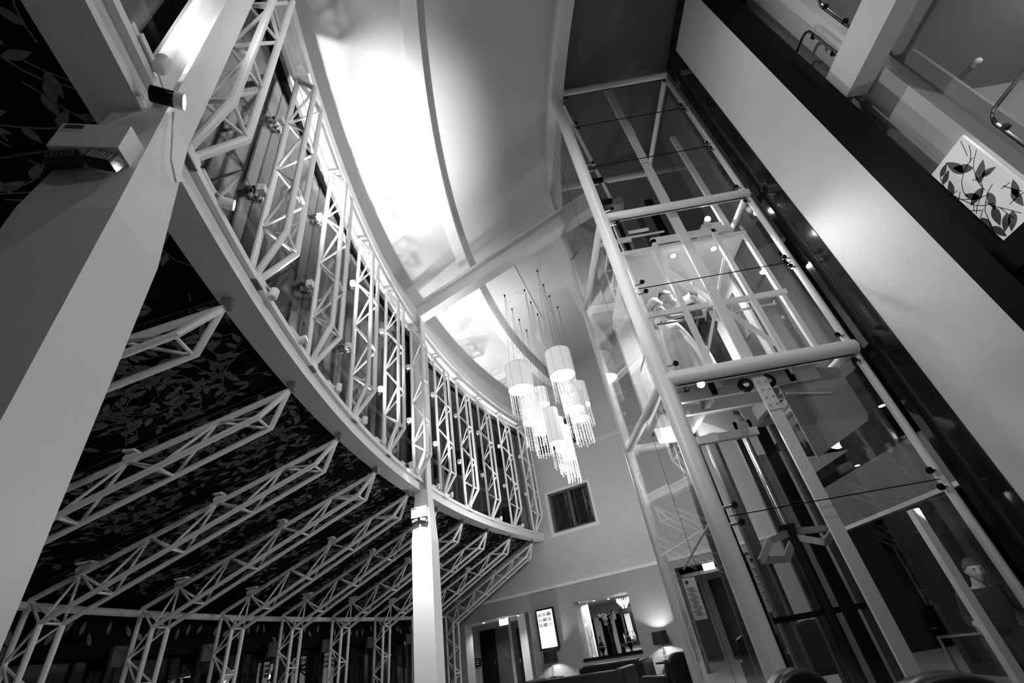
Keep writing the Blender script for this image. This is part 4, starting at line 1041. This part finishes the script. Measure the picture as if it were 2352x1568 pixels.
# table lamps with dark drum shades
def table_lamp(u, zs, lab, d=-.44):
    p = fw(u, 0, d); o = empty('table_lamp', V((p.x,p.y,.42)), label=lab, cat='lamp')
    r = .22; zb_ = zs-.15
    MB().lathe([(r,0),(r*.92,.3),(r*.9,.3),(r*.98,0)], (p.x,p.y,zb_), 30, capb=False, capt=False).build('shade', LSHADE, o, smooth=True)
    MB().lathe([(.012,0),(.012,zs-.42)], (p.x,p.y,.42), 10).build('pole', CHROME, o)
    for q in range(4): MB().tube([(p.x+.05*math.cos(an/8*math.pi), p.y, .5+.09*q+.045*math.sin(an/8*math.pi)+.05) for an in range(16)], .006, 5, closed=True).build('ring', CHROME, o)
    MB().lathe([(.1,0),(.1,.02)], (p.x,p.y,.42), 20).build('base', CHROME, o)
    MB().ball((p.x,p.y,zs), .04).build('bulb', LENS, o)
    light('POINT', 'lamp_bulb', (p.x,p.y,zs+.0), 520, size=.04, parent=o)
    t = empty('side_table', V((p.x,p.y,0)), label='dark side table under the lamp ' + ('beside the screen' if u < -7 else 'by the lift'), cat='table')
    MB().lathe([(.3,.38),(.3,.42)], (p.x,p.y,0), 24).build('top', BLACK, t); MB().lathe([(.03,.02),(.03,.38)], (p.x,p.y,0), 12).build('stem', BLACK, t); MB().lathe([(.2,0),(.2,.02)], (p.x,p.y,0), 20).build('base', BLACK, t)
table_lamp(-8.1, .92, 'dark drum-shaded table lamp glowing beneath the upright screen')
table_lamp(-4.62, .94, 'dark drum-shaded table lamp glowing on the wall beside the lift')
so = empty('socket_plate', fw(-4.0, .3, -.13), label='small dark socket plate on the wall by the lift', cat='socket')
wbox('plate', BLACK, so, -4.05, -3.9, .33, .43, -.14, -.12)

# ================================================================== SEATING
def armchair(x, y, rz, lab, w_=.6, h=.92):
    o = empty('armchair', (x,y,0), rz, label=lab, cat='chair')
    def q(name, mb, m=LEATHER):
        ob = bpy.data.objects.new(name, mb.mesh(name, V((0,0,0)), m, True)); COL.objects.link(ob); ob.parent = o
        bv = ob.modifiers.new('bevel', 'BEVEL'); bv.width = .045; bv.segments = 4
        return ob
    q('seat', MB().box((-w_/2,-.28,.25),(w_/2,.3,.45)))
    b = MB(); pr = []
    for t in range(9):
        xx = -w_/2 + w_*t/8; pr.append((xx, .25, h - .08*abs((t-4)/4)**2.2))
    b.prism([(-w_/2,.25,.3)] + pr + [(w_/2,.25,.3)], (0,.13,0)); q('backrest', b)
    for s_ in (-1, 1): q('arm', MB().box((s_*w_/2-.06,-.25,.3),(s_*w_/2+.06,.3,.62)))
    for sx in (-1, 1):
        for sy in (-1, 1): MB_leg = MB().lathe([(.02,0),(.025,.26)], (sx*(w_/2-.05), sy*.22, 0), 10); ob = bpy.data.objects.new('leg', MB_leg.mesh('leg', V((0,0,0)), BLACK)); COL.objects.link(ob); ob.parent = o
    return o
armchair(1.08, 3.5, math.radians(200), 'black leather armchair in front of the big lift corner post', .38, .91)
armchair(1.34, 2.66, math.radians(188), 'black leather armchair with a broad level back nearest the lift glass', .52, .90)
armchair(1.42, 8.6, math.radians(215), 'black leather tub chair standing near the lamp by the lift', .55, .85)
armchair(2.9, 8.4, math.radians(150), 'black leather armchair seen through the lower lift glass', .6, .95)
armchair(3.8, 8.9, math.radians(170), 'black leather armchair behind the lift, beside the grey back wall', .6, .95)
def sofa(c, length, lab, h=.72):
    o = empty('sofa', c, -AZ, label=lab, cat='sofa')
    def q(name, a, b):
        ob = bpy.data.objects.new(name, MB().box(a, b).mesh(name, V((0,0,0)), LEATHER)); COL.objects.link(ob); ob.parent = o
        bv = ob.modifiers.new('bevel', 'BEVEL'); bv.width = .05; bv.segments = 4
    q('seat', (-length/2,-.4,.1), (length/2,.4,.42)); q('backrest', (-length/2,-.45,.3), (length/2,-.25,h))
    for s_ in (-1, 1): q('arm', (s_*length/2-.1,-.45,.1), (s_*length/2+.1,.4,.58))
sofa(fw(-5.9, 0, -3.2), 2.4, 'long dark sofa with its back to the hall in front of the hatch', .56)
sofa(fw(-5.75, 0, -1.2), 1.6, 'dark sofa against the wall right below the hatch', .62)

# seated man in the lobby, dark clothes
px_, py_ = 4.52, 5.92
sm = empty('person', (px_, py_+.1, 0), label='seated man in dark clothes with short dark hair, one hand on a chair arm', cat='person')
hc, hf, hu = V((px_, py_, 1.2)), V((-.35,-.9,-.12)), V((0,-.1,1))
N = {'pelvis': (V((px_,py_+.2,.52)), (.16,.13)), 'waist': (V((px_,py_+.18,.72)), (.155,.12)), 'chest': (V((px_,py_+.12,.9)), (.17,.125)), 'neckb': (V((px_,py_+.08,1.02)), .075), 'neck': (V((px_,py_+.05,1.08)), .06), 'skull': (V((px_,py_+.03,1.17)), .065),
     'shR': (V((px_-.2,py_+.1,.98)), .07), 'elR': (V((px_-.38,py_-.05,.78)), .052), 'wrR': (V((px_-.5,py_-.28,.75)), .033), 'shL': (V((px_+.2,py_+.1,.98)), .07), 'elL': (V((px_+.28,py_-.02,.75)), .05), 'wrL': (V((px_+.2,py_-.25,.82)), .033),
     'hipR': (V((px_-.1,py_+.15,.5)), .1), 'knR': (V((px_-.14,py_-.3,.52)), .075), 'anR': (V((px_-.14,py_-.32,.08)), .05), 'toR': (V((px_-.14,py_-.5,.05)), .04), 'hipL': (V((px_+.1,py_+.15,.5)), .1), 'knL': (V((px_+.14,py_-.3,.52)), .075), 'anL': (V((px_+.14,py_-.32,.08)), .05), 'toL': (V((px_+.14,py_-.5,.05)), .04)}
E_ = [('pelvis','waist'),('waist','chest'),('chest','neckb'),('neckb','neck'),('neck','skull'),('chest','shR'),('shR','elR'),('elR','wrR'),('chest','shL'),('shL','elL'),('elL','wrL'),('pelvis','hipR'),('hipR','knR'),('knR','anR'),('anR','toR'),('pelvis','hipL'),('hipL','knL'),('knL','anL'),('anL','toL')]
hand_nodes(N, E_, 'wrR', (-.3,-1,-.1), (0,0,-1), 'hr'); hand_nodes(N, E_, 'wrL', (-.6,-.8,0), (0,0,-1), 'hl')
body_obj(sm, N, E_, 'pelvis', head_verts(hc, .25, hf, hu))
face_parts(sm, hc, .25, hf, hu)
hair_cap(hc, .25, hf, hu, 1.06, .45, -.2).build('hair', HAIRD, sm, smooth=True)
tk = {n: (N[n][0], tuple(r*1.15+.008 for r in N[n][1]) if isinstance(N[n][1], tuple) else N[n][1]*1.15+.008) for n in ['pelvis','waist','chest','neckb','shR','elR','shL','elL']}
tk['cR'] = (N['elR'][0].lerp(N['wrR'][0],.8), .045); tk['cL'] = (N['elL'][0].lerp(N['wrL'][0],.8), .045)
body_obj(sm, tk, [('pelvis','waist'),('waist','chest'),('chest','neckb'),('chest','shR'),('shR','elR'),('elR','cR'),('chest','shL'),('shL','elL'),('elL','cL')], 'chest', m=SUIT, name='jacket')
tk = {n: (N[n][0], tuple(r*1.2+.01 for r in N[n][1]) if isinstance(N[n][1], tuple) else N[n][1]*1.2+.01) for n in ['pelvis','hipR','knR','anR','hipL','knL','anL']}
body_obj(sm, tk, [('pelvis','hipR'),('hipR','knR'),('knR','anR'),('pelvis','hipL'),('hipL','knL'),('knL','anL')], 'pelvis', m=SUIT, name='trousers')
mc = empty('lobby_chair', (px_, py_+.2, 0), label='dark chair with a chrome arm under the seated man', cat='chair')
MB().box((px_-.3,py_-.15,.3),(px_+.3,py_+.4,.4)).build('seat', LEATHER, mc); MB().box((px_-.3,py_+.4,.3),(px_+.3,py_+.5,.95)).build('backrest', LEATHER, mc)
for s_ in (-1, 1):
    MB().tube([(px_+s_*.48,py_+.42,.05),(px_+s_*.48,py_+.42,.66),(px_+s_*.5,py_-.3,.69),(px_+s_*.5,py_-.32,.03)], .016, 8).build('arm', CHROME, mc)
light('SPOT', 'added_face_light', (3.7, 5.0, 1.9), 28, (px_, py_, 1.2), .03, 40, .8)  # bare spot added to light the seated man's face

# ================================================================== POSTERS ON THE LIFT GLASS
def poster(c, ex_, wd, h, lab):
    ex_ = V(ex_).normalized(); ez = V((0,0,1)); n = ex_.cross(ez); c = V(c)
    o = empty('poster', c, label=lab, cat='poster')
    def q(name, x0, x1, z0, z1, k, m): MB().obox(c + ex_*(x0+x1)/2 + ez*(z0+z1)/2 + n*k, ex_*(x1-x0)/2, n*.001, ez*(z1-z0)/2).build(name, m, o)
    q('sheet', 0, wd, 0, h, 0, PAPER)
    cr_ = MB(); cc_ = c + ex_*wd*.3 + ez*h*.9
    for s_ in (-1, 1): cr_.ball(cc_ + n*.003*s_, wd*.13, (1,.05,1), 12, 8)
    cr_.build('logo_tree', INK, o)
    MB().tube([cc_ + (ex_*math.cos(a) + ez*math.sin(a))*wd*.2 for a in [math.radians(100+16*i) for i in range(12)]], wd*.015, 5).build('logo_ring', INK, o)
    rnd = random.Random(lab)
    for i in range(15):
        z = h*(.74 - .046*i); x = wd*(.1+.1*(i % 3)); ww = wd*rnd.uniform(.45,.65)
        for s_ in (-1, 1): q('text_line', x, x+ww, z, z+h*.014, .002*s_, INK)
poster((1.72, 7.12, 1.19), (1,.0,0), .17, .49, 'narrow white poster with a tree logo on the rear lift glass, nearer the lamp')
poster((2.66, 7.1, 1.14), (1,0,0), .19, .68, 'narrow white poster with a tree logo on the rear lift glass, below the ram bracket')

# ================================================================== ADDED HALL AND GALLERY LIGHTING
for x, y, s_, p in ((1.4, 1.0, 0, 480), (1.0, -2.5, 0, 520)):  # unseen downlights added as general fill for the hall
    zz = zc(R - math.hypot(x-CC.x, y-CC.y)) - .02
    o = empty('added_downlight', (x,y,zz), label='unseen round downlight added high over the hall floor', cat='downlight', group='added hall downlights')
    MB().lathe([(.12,0),(.12,-.04),(.1,-.04)], (x,y,zz), 24).build('bezel', W, o); MB().lathe([(.095,0),(.095,-.005)], (x,y,zz-.036), 24).build('lens', PLED, o)
    light('SPOT', 'added_hall_lamp', (x,y,zz-.06), p, (x+.6,y+1.5,0), .1, 150, .8, parent=o)

for p, t, pw_, lab in (((4.15, .4, 5.6), (-4.0, 6.5, 4.0), 170, 'small white floodlight added out of view on the lower gallery edge facing the sloping roof'), ((4.15, -1.2, 5.6), (-2.4, 5.6, 6.4), 620, 'small white floodlight added out of view further along the gallery edge facing the clerestory')):  # floods added out of view as fill on the trusses and glazing
    o = empty('fill_light', p, label=lab, cat='fill_light'); d = (V(t)-V(p)).normalized()
    MB().lathe([(.05,-.12),(.09,-.04),(.1,.04),(.09,.04)], p, 18, axis=d, capt=False).build('head', W, o, smooth=True)
    MB().lathe([(.05,.02),(.05,.025)], p, 18, axis=d).build('lens', PLED, o)
    MB().tube([p, (GX, p[1], p[2]+.55)], .015, 8).build('bracket', W, o)
    light('SPOT', 'added_flood_lamp', V(p)+d*.06, pw_, t, .08, 110 if p[1] > 0 else 62, .9, parent=o)
for p, pw_ in (((6.6, 1.6, 6.08), 60), ((6.4, 1.2, 9.55), 40)):  # downlights added to brighten the gallery recess
    o = empty('added_downlight', p, label='added round downlight in the ' + ('grey gallery soffit' if p[2] < 7 else 'dark upper gallery ceiling'), cat='downlight')
    MB().lathe([(.1,.05),(.1,0),(.085,0)], p, 20).build('bezel', W, o); MB().lathe([(.08,.004),(.08,.008)], p, 20).build('lens', PLED, o)
    light('POINT', 'added_gallery_lamp', V(p)-V((0,0,.15)), pw_, size=.08, parent=o)
